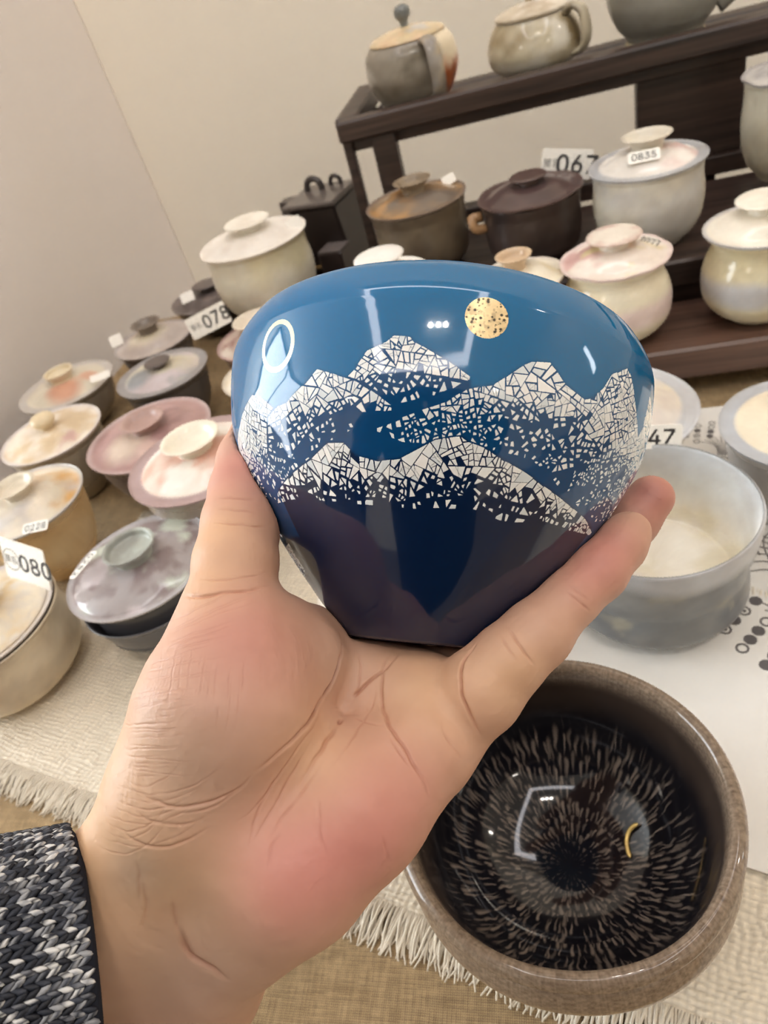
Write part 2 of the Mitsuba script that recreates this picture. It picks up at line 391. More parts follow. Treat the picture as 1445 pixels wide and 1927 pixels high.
def pot(label, xy, z0, zl, R, body='gaiwan', dome=.012, knob=('ring', .34, .010), cb=((225, 216, 200), ()), cl=None, ck=None, rim=None, wav=0, seed=1,
        flange=.80, lidr=1.0, mat='paint_satin', matb=None, name='lidded_pot', group=None, lift=0.0, n=96, cat_='pot', patches=(), rimz=(.90, .97)):
    key = number(name)
    x, y = xy
    h = zl - z0
    dome *= .72
    cl = cl or cb
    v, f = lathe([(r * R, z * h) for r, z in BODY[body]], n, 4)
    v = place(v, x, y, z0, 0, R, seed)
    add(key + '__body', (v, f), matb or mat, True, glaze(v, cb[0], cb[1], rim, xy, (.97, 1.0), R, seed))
    Rl = R * lidr
    fl = flange
    zl2 = .0015 + lift
    prof = [(0, dome), (Rl * .30, dome * .97), (Rl * .5, dome * .84), (Rl * fl * .85, dome * .46), (Rl * fl, dome * .16), (Rl * .90, dome * .02 + .0004), (Rl * .97, .0006), (Rl, .0014), (Rl * .995, .0002),
            (Rl * .95, -.0012), (Rl * fl, -.001), (Rl * fl * .97, -.004), (Rl * fl * .9, -.0035), (Rl * .5, dome * .6), (0, dome * .75)]
    v, f = lathe(prof[::-1], n, 4)
    v = place(v, x, y, zl + zl2, wav, Rl, seed)
    add(key + '__lid', (v, f), mat, True, glaze(v, cl[0], cl[1], rim, xy, rimz, Rl, seed + 5, patches=patches))
    kind, kr, kh = knob
    v, f = lathe(knob_profile(kind, kr * R, kh), 64, 4)
    v = place(v, x, y, zl + zl2 + dome * .96, 0, R, seed)
    ck = ck or cl
    add(key + '__lid__knob', (v, f), mat, True, glaze(v, ck[0], ck[1], None, xy, seed=seed + 9))
    tag(key, label, cat_, group)
    return key


def print_on(parent, name, text, o, right, up, height, w, h, lift=.0004, back='paper', r=.0015, marks=False, bold=True, tx=None):
    """A flat rounded piece of paper or card with printed figures."""
    m = frame_of(o, right, up)
    plate = trimesh.creation.extrude_polygon(shapely.box(-w / 2 + r, -h / 2 + r, w / 2 - r, h / 2 - r).buffer(r, quad_segs=4), lift, engine='earcut')
    add(parent + '__' + name if parent else name, plate.apply_transform(m), back)
    holder = parent + '__' + name if parent else name
    out = []
    if text:
        t = meshkit.text_mesh(text, height, .00012, bold)
        b = t.bounds
        t.apply_translation([-(b[0][0] + b[1][0]) / 2 + (tx or 0), -(b[0][1] + b[1][1]) / 2, lift])
        out.append(t)
    if marks:          # a seal of two square characters beside the figures
        s = height * .50
        for c in (0, 1):
            ox, oy = -w * .30 + (c - .5) * s * 1.12, 0
            bars = [(0, .45, .9, .1), (0, .2, .8, .09), (0, -.05, .8, .09), (0, -.32, .95, .1), (-.32, .1, .1, .5), (.32, .1, .1, .5), (0, .1, .1, .75)]
            if c:
                bars = [(0, .45, .7, .09), (-.3, .1, .1, .75), (.02, .22, .6, .08), (.02, 0, .6, .08), (.38, -.25, .1, .4), (-.05, -.22, .75, .09), (-.25, -.45, .1, .15), (0, -.45, .1, .15)]
            for bx, by, bw, bh in bars:
                q = trimesh.creation.box([bw * s, bh * s, .00012])
                out.append(q.apply_translation([ox + bx * s, oy + by * s, lift + .00006]))
        if marks == 'ring':
            c = Point(0, 0).buffer(s * 1.35, 16).difference(Point(0, 0).buffer(s * 1.25, 16))
            out.append(trimesh.creation.extrude_polygon(c, .00012, engine='earcut').apply_translation([-w * .30, 0, lift]))
    if out:
        add(holder + '__print', cat(out).apply_transform(m), 'ink')


def card(label, text, o, right, up, height, w, h, marks=True, tx=None):
    key = number('price_card')
    m = frame_of(o, right, up)
    r = .002
    plate = trimesh.creation.extrude_polygon(shapely.box(-w / 2 + r, -h / 2 + r, w / 2 - r, h / 2 - r).buffer(r, quad_segs=4), .0008, engine='earcut')
    add(key + '__board', plate.apply_transform(m), 'paper')
    print_on(key, 'face', text, np.array(o) + m[:3, 2] * .0008, right, up, height, w * .98, h * .96, .00005, 'paper', .0018, marks, True, tx)
    tag(key, label, 'price card')


CREAMY = ((222, 214, 196), [((236, 230, 220), 30, .45, .7)])
# left of the table, front to back
pot('tan lidded pot with cream-grey lid and tag, at the left edge above the 080 card', (-.381, .353), .001, .064, .0445, 'gaiwan', .012, ('ring', .30, .011),
    ((206, 172, 124), [((222, 196, 150), 30, .4, .7)]), ((214, 204, 184), [((226, 214, 196), 40, .4, .6), ((206, 160, 96), 26, .55, .68), ((196, 190, 186), 34, .55, .72)]), None, (190, 186, 182), seed=3)
print_on('lidded_pot', 'sticker', '0228', (-.352, .321, .0675), (.93, .12, .02), (-.1, .8, .35), .0048, .019, .008)
pot('cream speckled pot cut off by the left edge, with the 080 card standing in it', (-.360, .2495), .002, .054, .0515, 'deep', .010, ('ring', .32, .010),
    ((206, 190, 164), [((188, 172, 150), 30, .5, .7)]), ((226, 214, 192), [((210, 186, 146), 34, .52, .75), ((214, 204, 188), 200, .45, .6)]), None, (198, 190, 186), seed=4, lidr=.93, flange=.92)
pot('grey-lilac pearly lidded pot with dark open lip, numbered 0282, left of the thumb', (-.2575, .2815), .002, .045, .0462, 'gaiwan', .011, ('cup', .30, .0115),
    ((84, 84, 88), [((100, 98, 100), 30, .4, .7)]), ((158, 150, 150), [((190, 180, 182), 46, .50, .58), ((132, 118, 118), 52, .52, .60), ((190, 196, 184), 40, .57, .64)]), ((176, 182, 174), [((150, 152, 146), 60, .4, .6)]), (176, 172, 174), seed=6,
    lidr=1.0, flange=.88, mat='paint_glossy', matb='paint_satin', lift=.0135)
v, f = lathe([(.0385, .0225), (.0385, .0425), (.0375, .0555), (.0365, .0560), (.0355, .0555), (.0350, .03)], 96, 4)
add('lidded_pot_002__collar', (place(v, -.2575, .2815, .002, 0, .046, 6), f), 'paint_satin', True, lin((66, 66, 70)))
print_on('lidded_pot_002', 'sticker', '0282', (-.286, .2725, .0725), (-.30, -.75, -.10), (.93, -.32, .34), .0052, .021, .0085)
pot('large white and pink lidded pot with ring knob, beside the thumb', (-.2385, .3645), .001, .074, .0508, 'gaiwan', .013, ('ring', .34, .012),
    ((170, 158, 144), [((150, 132, 124), 26, .5, .7)]), ((232, 220, 208), [((222, 176, 158), 26, .5, .64), ((236, 228, 218), 40, .5, .62)]), ((234, 226, 208), []), (172, 148, 146), seed=8, mat='paint_glossy', rimz=(.80, .83))
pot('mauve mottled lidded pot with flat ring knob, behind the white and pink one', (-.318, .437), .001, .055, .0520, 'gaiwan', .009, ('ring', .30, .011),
    ((112, 98, 92), []), ((176, 142, 138), [((158, 124, 122), 44, .5, .66)]), ((176, 146, 138), []), (190, 168, 166), seed=9, patches=[(-.008, -.020, .024, (212, 194, 176)), (.012, -.026, .014, (206, 178, 168))])  # body colour darkened to stand in for the shadow between the pots
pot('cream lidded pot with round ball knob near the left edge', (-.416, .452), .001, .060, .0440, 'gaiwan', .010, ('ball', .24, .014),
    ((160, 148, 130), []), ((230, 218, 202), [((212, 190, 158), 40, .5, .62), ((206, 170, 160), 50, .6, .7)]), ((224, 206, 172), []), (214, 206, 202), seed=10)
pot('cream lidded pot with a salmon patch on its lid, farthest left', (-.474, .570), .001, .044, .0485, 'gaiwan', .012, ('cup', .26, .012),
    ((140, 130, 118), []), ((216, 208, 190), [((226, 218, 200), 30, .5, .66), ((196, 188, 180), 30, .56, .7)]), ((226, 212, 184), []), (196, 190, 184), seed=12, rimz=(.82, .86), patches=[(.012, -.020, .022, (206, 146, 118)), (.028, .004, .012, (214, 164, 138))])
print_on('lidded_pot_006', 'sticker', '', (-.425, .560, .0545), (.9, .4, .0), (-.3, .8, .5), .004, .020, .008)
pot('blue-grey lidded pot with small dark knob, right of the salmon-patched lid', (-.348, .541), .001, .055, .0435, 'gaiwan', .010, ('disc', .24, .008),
    ((92, 86, 82), []), ((160, 160, 160), [((196, 184, 186), 30, .5, .62), ((206, 198, 176), 26, .52, .66)]), ((96, 86, 82), []), (150, 146, 146), seed=14, rimz=(.80, .84), patches=[(-.016, -.016, .018, (140, 146, 150)), (.004, .004, .020, (200, 190, 168))])  # dark body tone has the shadow around this pot put into it
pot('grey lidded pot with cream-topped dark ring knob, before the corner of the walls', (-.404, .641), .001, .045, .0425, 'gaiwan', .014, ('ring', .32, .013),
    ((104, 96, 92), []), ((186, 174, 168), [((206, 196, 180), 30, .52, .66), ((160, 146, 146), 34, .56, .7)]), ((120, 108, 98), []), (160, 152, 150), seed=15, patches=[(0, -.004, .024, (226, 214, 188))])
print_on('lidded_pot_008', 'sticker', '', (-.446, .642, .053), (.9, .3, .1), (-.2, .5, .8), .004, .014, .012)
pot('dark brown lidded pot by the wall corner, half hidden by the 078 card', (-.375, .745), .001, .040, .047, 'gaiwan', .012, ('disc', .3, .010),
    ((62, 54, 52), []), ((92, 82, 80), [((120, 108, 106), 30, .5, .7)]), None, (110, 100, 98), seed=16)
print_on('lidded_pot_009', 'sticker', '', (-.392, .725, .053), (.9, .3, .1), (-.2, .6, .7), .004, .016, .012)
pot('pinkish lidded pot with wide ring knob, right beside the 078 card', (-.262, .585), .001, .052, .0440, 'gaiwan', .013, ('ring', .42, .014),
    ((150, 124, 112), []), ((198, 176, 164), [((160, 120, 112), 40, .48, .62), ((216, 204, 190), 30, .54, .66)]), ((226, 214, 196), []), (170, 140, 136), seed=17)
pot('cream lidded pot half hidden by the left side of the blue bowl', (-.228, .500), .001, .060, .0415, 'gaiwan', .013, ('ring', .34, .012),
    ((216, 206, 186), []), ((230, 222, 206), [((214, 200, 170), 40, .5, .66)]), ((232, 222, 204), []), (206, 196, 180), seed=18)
pot('small white cup seen between the thumb and the blue bowl', (-.112, .262), .0025, .040, .030, 'bowl', .008, ('disc', .34, .007), ((238, 234, 226), []), None, None, None, seed=20, name='lidded_cup', cat_='cup')

# white pot by the wall corner
pot('plain white lidded pot with disc knob, in front of the black canister', (-.2775, .686), .0385, .110, .0552, 'deep', .013, ('disc', .36, .014),
    ((230, 224, 206), [((220, 210, 176), 14, .5, .66)]), ((236, 230, 222), []), ((236, 230, 218), []), None, seed=21)
print_on('lidded_pot_012', 'sticker', '', (-.2325, .690, .1165), (.8, .5, .1), (-.3, .3, .9), .004, .016, .011)

# middle step of the stand
pot('brown stoneware lidded pot with rust lid, on the middle step', (-.101, .630), .075, .130, .0440, 'cocotte', .011, ('ring', .32, .012),
    ((104, 92, 76), [((82, 70, 58), 40, .45, .65)]), ((142, 116, 88), [((172, 132, 86), 34, .52, .64), ((112, 100, 90), 28, .5, .66)]), ((138, 122, 102), []), (128, 112, 100), seed=23, mat='paint_satin')
print_on('lidded_pot_013', 'sticker', '', (-.0725, .650, .1365), (.8, .4, .15), (-.3, .4, .85), .004, .012, .008)
pot('dark purple-brown lidded pot with button knob, under the 067 card', (-.006, .610), .075, .1235, .0425, 'cocotte', .010, ('disc', .30, .009),
    ((66, 54, 50), [((50, 42, 40), 40, .45, .65)]), ((86, 68, 66), [((72, 56, 56), 30, .5, .7)]), ((84, 66, 62), []), (92, 74, 70), seed=24, wav=.0012, mat='paint_satin')
add('lidded_pot_014__side_lug', tube(spline([(-.046, .600, .117), (-.054, .597, .1175), (-.052, .594, .110), (-.044, .597, .108)], 10), .0038, 10), 'paint_satin', True, lin((150, 116, 82)))
pot('large pale grey-white lidded pot numbered 0835, on the middle step', (.0815, .592), .075, .133, .0425, 'deep', .013, ('ring', .36, .013),
    ((214, 206, 184), [((196, 192, 186), 12, .45, .62), ((226, 220, 204), 22, .55, .68)]), ((220, 214, 206), [((236, 228, 220), 22, .42, .56), ((226, 196, 190), 26, .58, .7)]), ((214, 206, 190), []), (176, 176, 178), seed=26, mat='paint_glossy', flange=.78, rimz=(.80, .84))
print_on('lidded_pot_015', 'sticker', '0835', (.0765, .5705, .1455), (.97, -.1, .02), (.02, .62, .60), .0050, .022, .0085)
# lower step
pot('cream jar with wavy pink-tinged lid and disc knob, right of the blue bowl', (.0475, .505), .043, .101, .0375, 'belly', .012, ('disc', .42, .012),
    ((230, 220, 196), [((220, 206, 172), 14, .52, .68)]), ((232, 220, 208), [((214, 176, 170), 34, .54, .64), ((222, 206, 160), 60, .52, .64)]), ((226, 216, 202), [((206, 180, 168), 60, .52, .66)]), (226, 206, 200), wav=.0013, seed=28, mat='paint_glossy')
print_on('lidded_pot_016', 'sticker', '0277', (.0715, .507, .1085), (.85, -.15, -.35), (.3, .3, .8), .0038, .011, .0065)
pot('cream jar with wavy lid and small cup knob, numbered 0042, behind the blue bowl', (-.021, .506), .043, .098, .0350, 'belly', .012, ('ring', .32, .013),
    ((230, 220, 196), []), ((234, 226, 206), [((224, 208, 168), 40, .55, .7)]), ((206, 180, 150), []), (222, 212, 200), wav=.0014, seed=29, mat='paint_glossy')
print_on('lidded_pot_017', 'sticker', '0042', (-.020, .4870, .1065), (.97, -.1, .0), (.02, .75, .5), .0042, .017, .007)
pot('white jar of which only the knob and lid edge rise above the blue bowl', (-.1165, .507), .043, .1165, .0350, 'belly', .012, ('disc', .46, .014),
    ((232, 226, 212), []), ((238, 234, 226), []), ((240, 236, 230), []), None, seed=30, mat='paint_glossy')
pot('tan-cream lidded jar at the right edge on the lower step', (.1425, .5065), .043, .104, .0375, 'belly', .014, ('disc', .42, .012),
    ((216, 204, 174), [((202, 188, 152), 18, .5, .66)]), ((236, 228, 212), []), None, (190, 186, 184), seed=31, mat='paint_glossy')
pot('grey-white lidded pot with frilled rim, at the upper right edge', (.196, .640), .089, .160, .040, 'deep', .012, ('disc', .42, .012),
    ((196, 190, 172), []), ((206, 202, 196), [((176, 172, 170), 40, .5, .66)]), None, (170, 166, 164), wav=.002, seed=32, mat='paint_glossy', n=96)
# right side, on the lotus cloth
pot('pale grey bowl with domed cream lid, behind the right edge of the blue bowl', (.026, .391), .0041, .0505, .0560, 'gaiwan', .012, ('ring', .30, .010),
    ((206, 196, 178), []), ((216, 208, 200), [((226, 216, 196), 30, .48, .62), ((200, 186, 180), 30, .54, .68)]), None, (190, 190, 192), seed=34, mat='paint_satin', flange=.82, rimz=(.80, .84))
pot('pale grey bowl with smooth cream dome lid, at the right edge', (.1265, .342), .0041, .0605, .0430, 'gaiwan', .011, ('disc', .2, .006),
    ((186, 182, 178), []), ((226, 213, 188), [((214, 186, 142), 20, .58, .7)]), None, (176, 178, 182), seed=35, mat='paint_satin', flange=.80, rimz=(.79, .82))

# open grey bowl
gk = 'open_grey_bowl'
BX, BY, BR, BZ = .0385, .2795, .0508, .069
outer = [(0, .0036), (.030, .0036), (.034, .005), (.043, .010), (.0475, .018), (.0470, .026), (.0455, .033), (.0462, .037), (.0480, .046), (.0500, .058), (.0508, .068), (.0503, .0697), (.0492, .0697)]
inner = [(.0492, .0697), (.0486, .068), (.0478, .058), (.0466, .046), (.0440, .032), (.0415, .026), (.0395, .0235), (.0375, .0238), (.0200, .0215), (0, .0208)]
v, f = lathe(outer, 144, 5)
v = place(v, BX, BY, .0005, 0, BR, 3)
add(gk + '__wall', (v, f), 'paint_satin', True, glaze(v, (114, 116, 117), [((130, 130, 128), 30, .45, .65), ((96, 98, 101), 24, .55, .7), ((140, 136, 124), 60, .64, .76)], (186, 186, 188), (BX, BY), (.975, .995), BR, seed=40))
v, f = lathe(inner, 144, 5)
v = place(v, BX, BY, .0005, 0, BR, 3)
add(gk + '__inside_glaze', (v, f), 'paint_glossy', True, glaze(v, (222, 212, 188), [((214, 204, 196), 26, .5, .64), ((232, 224, 208), 40, .5, .64)], (190, 192, 194), (BX, BY), (.86, .95), BR, seed=41))
a_ = np.linspace(0, 2 * np.pi, 25)[:-1]
add(gk + '__brown_spot', (np.vstack([[[BX + .004, BY - .030, .0247]], np.c_[BX + .004 + .011 * np.cos(a_) * (1 + .2 * np.sin(3 * a_)), BY - .030 + .004 * np.sin(a_), np.full(24, .0246)]]), np.array([[0, 1 + i_, 1 + (i_ + 1) % 24] for i_ in range(24)])), 'paint_glossy', True, lin((176, 150, 126)), label='brown glaze spot')
tag(gk, 'open pale grey bowl with cream inside, behind the fingertips', 'bowl')

# black square kettle
kk_ = 'square_kettle'
rot = trimesh.transformations.rotation_matrix(math.radians(-14), [0, 0, 1], [-.213, .772, 0])
rot = trimesh.transformations.translation_matrix([-.010, .006, .002]) @ rot


def turned(m):
    return m.apply_transform(rot)


add(kk_ + '__body', turned(trimesh.convex.convex_hull(np.vstack([slab(-.242, -.185, .742, .802, .1, .108, .004).vertices, slab(-.240, -.182, .745, .795, .0365, .05, .003).vertices]))), 'paint_satin', 35 and False, lin((44, 36, 34)))
add(kk_ + '__lid', turned(slab(-.246, -.183, .739, .805, .108, .1135, .002)), 'paint_satin', False, lin((92, 84, 80)))
for lx, ly, lr in ((-.226, .785, .0092), (-.205, .796, .0062)):
    t_ = np.linspace(-.35, np.pi + .35, 14)
    add(kk_ + '__lug', turned(tube([[lx + lr * math.cos(q), ly, .1155 + lr * 1.05 * math.sin(q)] for q in t_], .0030 * lr / .0092 + .0004, 8)), 'paint_satin', True, lin((58, 52, 50)))
add(kk_ + '__spout', turned(trimesh.convex.convex_hull(np.vstack([slab(-.262, -.258, .762, .778, .096, .112, .001).vertices, slab(-.246, -.240, .758, .782, .088, .112, .001).vertices]))), 'paint_satin', False, lin((62, 54, 52)))
add(kk_ + '__side_box', turned(slab(-.206, -.178, .716, .744, .0365, .070, .002)), 'paint_satin', False, lin((50, 40, 38)))
add(kk_ + '__side_box__top_plate', turned(slab(-.205, -.179, .717, .743, .070, .0708, .0003)), 'paint_satin', False, lin((112, 104, 102)))
add(kk_ + '__gold_band', turned(slab(-.243, -.206, .7405, .7425, .044, .047, .0004)), 'paint_metal', False, lin((196, 160, 104)), label='thin gold band')
tag(kk_, 'black square kettle with two lugs, behind the plain white pot', 'kettle')


# teapots of the top shelf
def teapot(label, x, y, z, prof0, lidp, kn, hdir, hz, hr, hw, sp, body, lidc, knc, hcol, seed, mat):
    key = number('teapot')
    sc = 1.13 if x < 0 else 1.0
    prof, lidp, kn = ([(a * sc, b * sc) for a, b in q] for q in (prof0, lidp, kn))
    hr, hz = [a * sc for a in hr], [a * sc for a in hz]
    v, f = lathe(prof, 120, 5)
    v = place(v, x, y, z, 0, .04, seed)
    add(key + '__body', (v, f), mat, True, body(v))
    v, f = lathe(lidp[::-1], 96, 4)
    add(key + '__lid', (place(v, x, y, z, 0, .04, seed), f), mat, True, lidc(v))
    v, f = lathe(kn, 40, 5)
    add(key + '__lid__knob', (place(v, x, y, z, 0, .04, seed), f), mat, True, glaze(v, *knc))
    hd = np.array([math.cos(math.radians(hdir)), math.sin(math.radians(hdir)), 0])
    side = np.array([-hd[1], hd[0], 0])
    pts = [np.array([x, y, z]) + hd * r + [0, 0, h] for r, h in zip(hr, hz)]
    m = tube(spline(pts, 26), np.interp(np.linspace(0, 1, 26), [0, .5, 1], hw), 14, 2.1, side)
    add(key + '__handle', m, mat, True, glaze(m.vertices, *hcol))
    sd = np.array([math.cos(math.radians(sp[0])), math.sin(math.radians(sp[0])), 0])
    pts = [np.array([x, y, z]) + sd * r + [0, 0, h] for r, h in sp[1]]
    m = tube(spline(pts, 20), np.linspace(sp[2], sp[3], 20), 16)
    add(key + '__spout', m, mat, True, body(np.array(m.vertices)))
    tag(key, label, 'teapot')


def grey_red(v):
    c = glaze(v, (142, 134, 122), [((116, 108, 94), 40, .5, .64), ((178, 174, 166), 30, .56, .66)], seed=50)
    w = np.clip((v[:, 0] + .078 + .012 * (meshkit.fbm(v * 60, 3, 3) - .5) * 2) / .008, 0, 1)[:, None]
    r = np.clip((.216 - v[:, 2] + .012 * (meshkit.fbm(v * 80, 3, 9) - .5) * 2) / .01, 0, 1)[:, None]
    return c * (1 - w) + w * (lin((222, 208, 182)) * (1 - r) + lin((166, 92, 54)) * r)


teapot('grey teapot with rust red side and ball knob, left end of top shelf', -.101, .772, .1775,
       [(0, 0), (.022, 0), (.027, .002), (.034, .012), (.0385, .026), (.037, .039), (.031, .047), (.029, .048), (0, .046)], [(0, .0555), (.010, .0548), (.022, .0525), (.0305, .0495), (.0315, .0478), (.029, .0472), (0, .047)],
       [(.003, .055), (.0032, .058), (.0062, .0625), (.0066, .066), (.004, .0695), (0, .0705)], -60, [.044, .047, .038, .020, .008, .006], [.030, .038, .047, .049, .043, .034], [.0030, .0034, .003],
       (80, [(.034, .024), (.048, .032), (.056, .044)], .009, .005), grey_red, lambda v: glaze(v, (206, 186, 150), [((222, 190, 156), 40, .5, .64), ((190, 184, 176), 50, .56, .66)], seed=51), ((116, 120, 120), (), None, (0, 0)),
       ((150, 144, 138), [((178, 162, 136), 60, .5, .64), ((128, 118, 106), 40, .52, .62)], None, (0, 0)), 50, 'paint_satin')
cream_g = lambda v: glaze(v, (196, 186, 162), [((150, 132, 98), 30, .54, .68), ((216, 210, 196), 40, .5, .64)], seed=55)
teapot('squat glossy cream-brown teapot, middle of the top shelf', .011, .774, .1790,
       [(0, 0), (.026, 0), (.031, .002), (.040, .010), (.0425, .019), (.040, .030), (.033, .041), (.031, .043), (.030, .042), (0, .040)], [(0, .0545), (.012, .053), (.024, .0500), (.0325, .0470), (.033, .0455), (.030, .0435), (0, .043)],
       [(.004, .053), (.004, .057), (.008, .061), (.007, .066), (0, .068)], -32, [.040, .045, .040, .024, .012, .010], [.033, .041, .049, .052, .046, .034], [.0030, .0034, .003],
       (75, [(.036, .018), (.050, .026), (.060, .040)], .010, .005), cream_g, lambda v: glaze(v, (196, 182, 160), [((226, 218, 206), 40, .5, .64)], seed=56), ((186, 170, 140), (), None, (0, 0)),
       ((190, 180, 158), [((130, 120, 100), 50, .5, .62)], None, (0, 0)), 57, 'paint_glossy')
big_g = lambda v: glaze(v, (150, 148, 140), [((166, 164, 156), 20, .5, .7)], seed=59)
teapot('large plain grey teapot with pale foot ring, right of the top shelf', .1225, .774, .1760,
       [(0, 0), (.031, 0), (.0325, .001), (.0315, .006), (.040, .018), (.0475, .036), (.049, .052), (.045, .068), (.034, .080), (.032, .081), (0, .079)], [(0, .088), (.014, .087), (.028, .083), (.035, .0805), (.034, .0795), (0, .079)],
       [(.005, .086), (.005, .090), (.010, .095), (.008, .101), (0, .103)], 60, [.046, .058, .068, .070, .060, .046], [.030, .026, .034, .054, .066, .066], [.004, .0045, .004],
       (-12, [(.040, .022), (.056, .034), (.066, .052), (.070, .066)], .011, .006), big_g, big_g, ((150, 148, 140), (), None, (0, 0)), ((150, 148, 140), (), None, (0, 0)), 60, 'paint_glossy')
v, f = lathe([(.0295, -.0001), (.0322, -.0001), (.0332, .0025), (.0322, .0055), (.031, .0058)], 96, 4)
add('teapot_002__foot_ring', (place(v, .1225, .774, .1762, 0, .04, 60), f), 'paint_matte', True, lin((214, 200, 168)), label='pale unglazed foot ring')

# price cards
card('price card reading 067 behind the dark purple-brown pot', '067', (.0262, .657, .1262), (.0371, .0, -.0088), (.12, .25, .97), .0135, .042, .023, True, .0085)
card('price card reading 078 by the corner, behind the pinkish lidded pot', '078', (-.3135, .5985, .0735), (.0480, .002, .0125), (-.06, .3, .95), .0118, .046, .0205, True, .0095)
card('price card reading 080 standing in the cream pot at the left edge', '080', (-.3335, .2805, .0715), (.0421, -.0150, -.0045), (.0, .35, .94), .0115, .041, .029, 'ring', .010)
card('price card reading 047 on the rim of the open grey bowl', '047', (.0435, .3300, .0745), (.99, -.02, -.10), (.02, .3, .95), .0085, .037, .0135, False, .004)


# ------------------------------------------------------------------ dark bowl with streaked glaze
TX, TY = (-0.0145, 0.127)
tk = 'fur_glaze_bowl'
RT, HT = .0605, .070
S1, S2, S3 = lin((126, 114, 104)).tolist(), lin((19, 18, 23)).tolist(), lin((66, 54, 46)).tolist()
RIMA, RIMB = lin((136, 119, 102)).tolist(), lin((96, 80, 66)).tolist()


def streaks(rho, th, cells, ln, seed):
    a = th / (2 * np.pi) * cells
    col = dr.floor(a)
    off = cell_rand(col, seed)
    v = rho / ln + off * 5
    row = dr.floor(v)
    fv = v - row
    rnd, wid = cell_rand(col, row, seed + 1), .24 + .36 * cell_rand(col, row, seed + 2)
    jit = (noise(rho * 420.0, col * 3.7, seed + 3) - .5) * .55
    fu = dr.abs(a - col - .5 + jit)
    body = smoothstep(wid, wid * .15, fu / (.25 + .75 * fv)) * smoothstep(0.0, .5, fv) * smoothstep(1.0, .80, fv + .25 * (fu - .2))
    return body * dr.select(rnd > .28, 1.0, .0) * (.35 + .65 * cell_rand(col, row, seed + 4))


def fur(p, n, uv):
    x, y = p.x - TX, p.y - TY
    rho, th = dr.sqrt(x * x + y * y), dr.atan2(y, x) + np.pi
    s = dr.select(rho < .010, streaks(rho, th, 26.0, .0026, 1.0),
        dr.select(rho < .020, dr.maximum(streaks(rho, th, 46.0, .0044, 2.0), .8 * streaks(rho, th, 36.0, .0056, 11.0)),
        dr.select(rho < .031, dr.maximum(streaks(rho, th, 72.0, .0062, 3.0), .8 * streaks(rho, th, 56.0, .0072, 12.0)),
                  dr.maximum(streaks(rho, th, 104.0, .0068, 4.0), .8 * streaks(rho, th, 84.0, .0078, 13.0)))))
    edge = noise(th * 30.0, 1.0) * .004
    s = s * smoothstep(.001, .020, rho) * smoothstep(.0505 - edge, .0455 - edge, rho)
    c = mix(S2, S1, dr.clip(s, 0, 1))
    c = mix(c, S3, smoothstep(.0490, .0530, rho) * .7)
    g = fbm(p.x * 900.0, p.y * 900.0, p.z * 900.0, 2)
    line = smoothstep(.35, .75, noise(th * 110.0, p.z * 60.0)) * .5
    rim = mix(RIMB, RIMA, dr.clip(g * 1.3 - .15 + line * .5, 0, 1))
    inward = n.x * x + n.y * y < 0
    return mix(c, rim, dr.select(inward & (p.z < .0022 + .0690), smoothstep(.0600, .0690, p.z - .0022) * .8, 1.0))


scene['fur_glaze'] = pr(proc(fur), 0.07, specular=0.5)
v, f = lathe([(0, .004), (.022, .004), (.0235, 0), (.028, 0), (.029, .004), (.036, .012), (.050, .024), (.0585, .040), (.0605, .050), (.0588, .0565), (.0570, .0600), (.0585, .0640), (.0603, .0680), (.0590, .0712), (.0570, .0722),
              (.0550, .0708), (.0540, .0660), (.0528, .0570), (.049, .0420), (.039, .0260), (.024, .0165), (.010, .0132), (0, .0128)], 160, 6)
# only the bowl of the inside is streaked; the wall outside has the brown glaze
ni = int(len(v) / 160)
add(tk + '__body', (place(v, TX, TY, .0022, 0, RT, 2), f), 'fur_glaze', True)


def inside_at(px, py, dz=.0003):
    r = math.hypot(px - TX, py - TY)
    zz = float(np.interp(r, [0, .010, .024, .039, .049, .0528, .0540], [.0128, .0132, .0165, .0260, .0420, .0570, .0660]))
    return [px, py, .0022 + zz + dz]


arc = np.array([[0.0132, 0.1407], [0.0094, 0.1385], [0.0081, 0.1348], [0.0089, 0.1292]])
add(tk + '__gold_crescent', tube([inside_at(a, b, .0006) for a, b in spline(arc, 16)], [.0004] + [.0009] * 14 + [.0004], 8), 'paint_metal', True, lin((232, 196, 120)), label='gold crescent inlay')
tag(tk, 'wide dark bowl with brown hare-fur streaks, nearest on the table', 'bowl')


# ------------------------------------------------------------------ the blue bowl with eggshell mountains
GRIP = np.array([[0.96215, -0.10096, -0.25312], [0.12479, -0.66251, 0.73859], [-0.24226, -0.74222, -0.62483]])   # the hand's own frame, in millimetres
ORG = np.array([-0.04366, 0.12049, 0.17123])


def world(q):
    return np.asarray(q) @ GRIP.T / 1000.0 + ORG


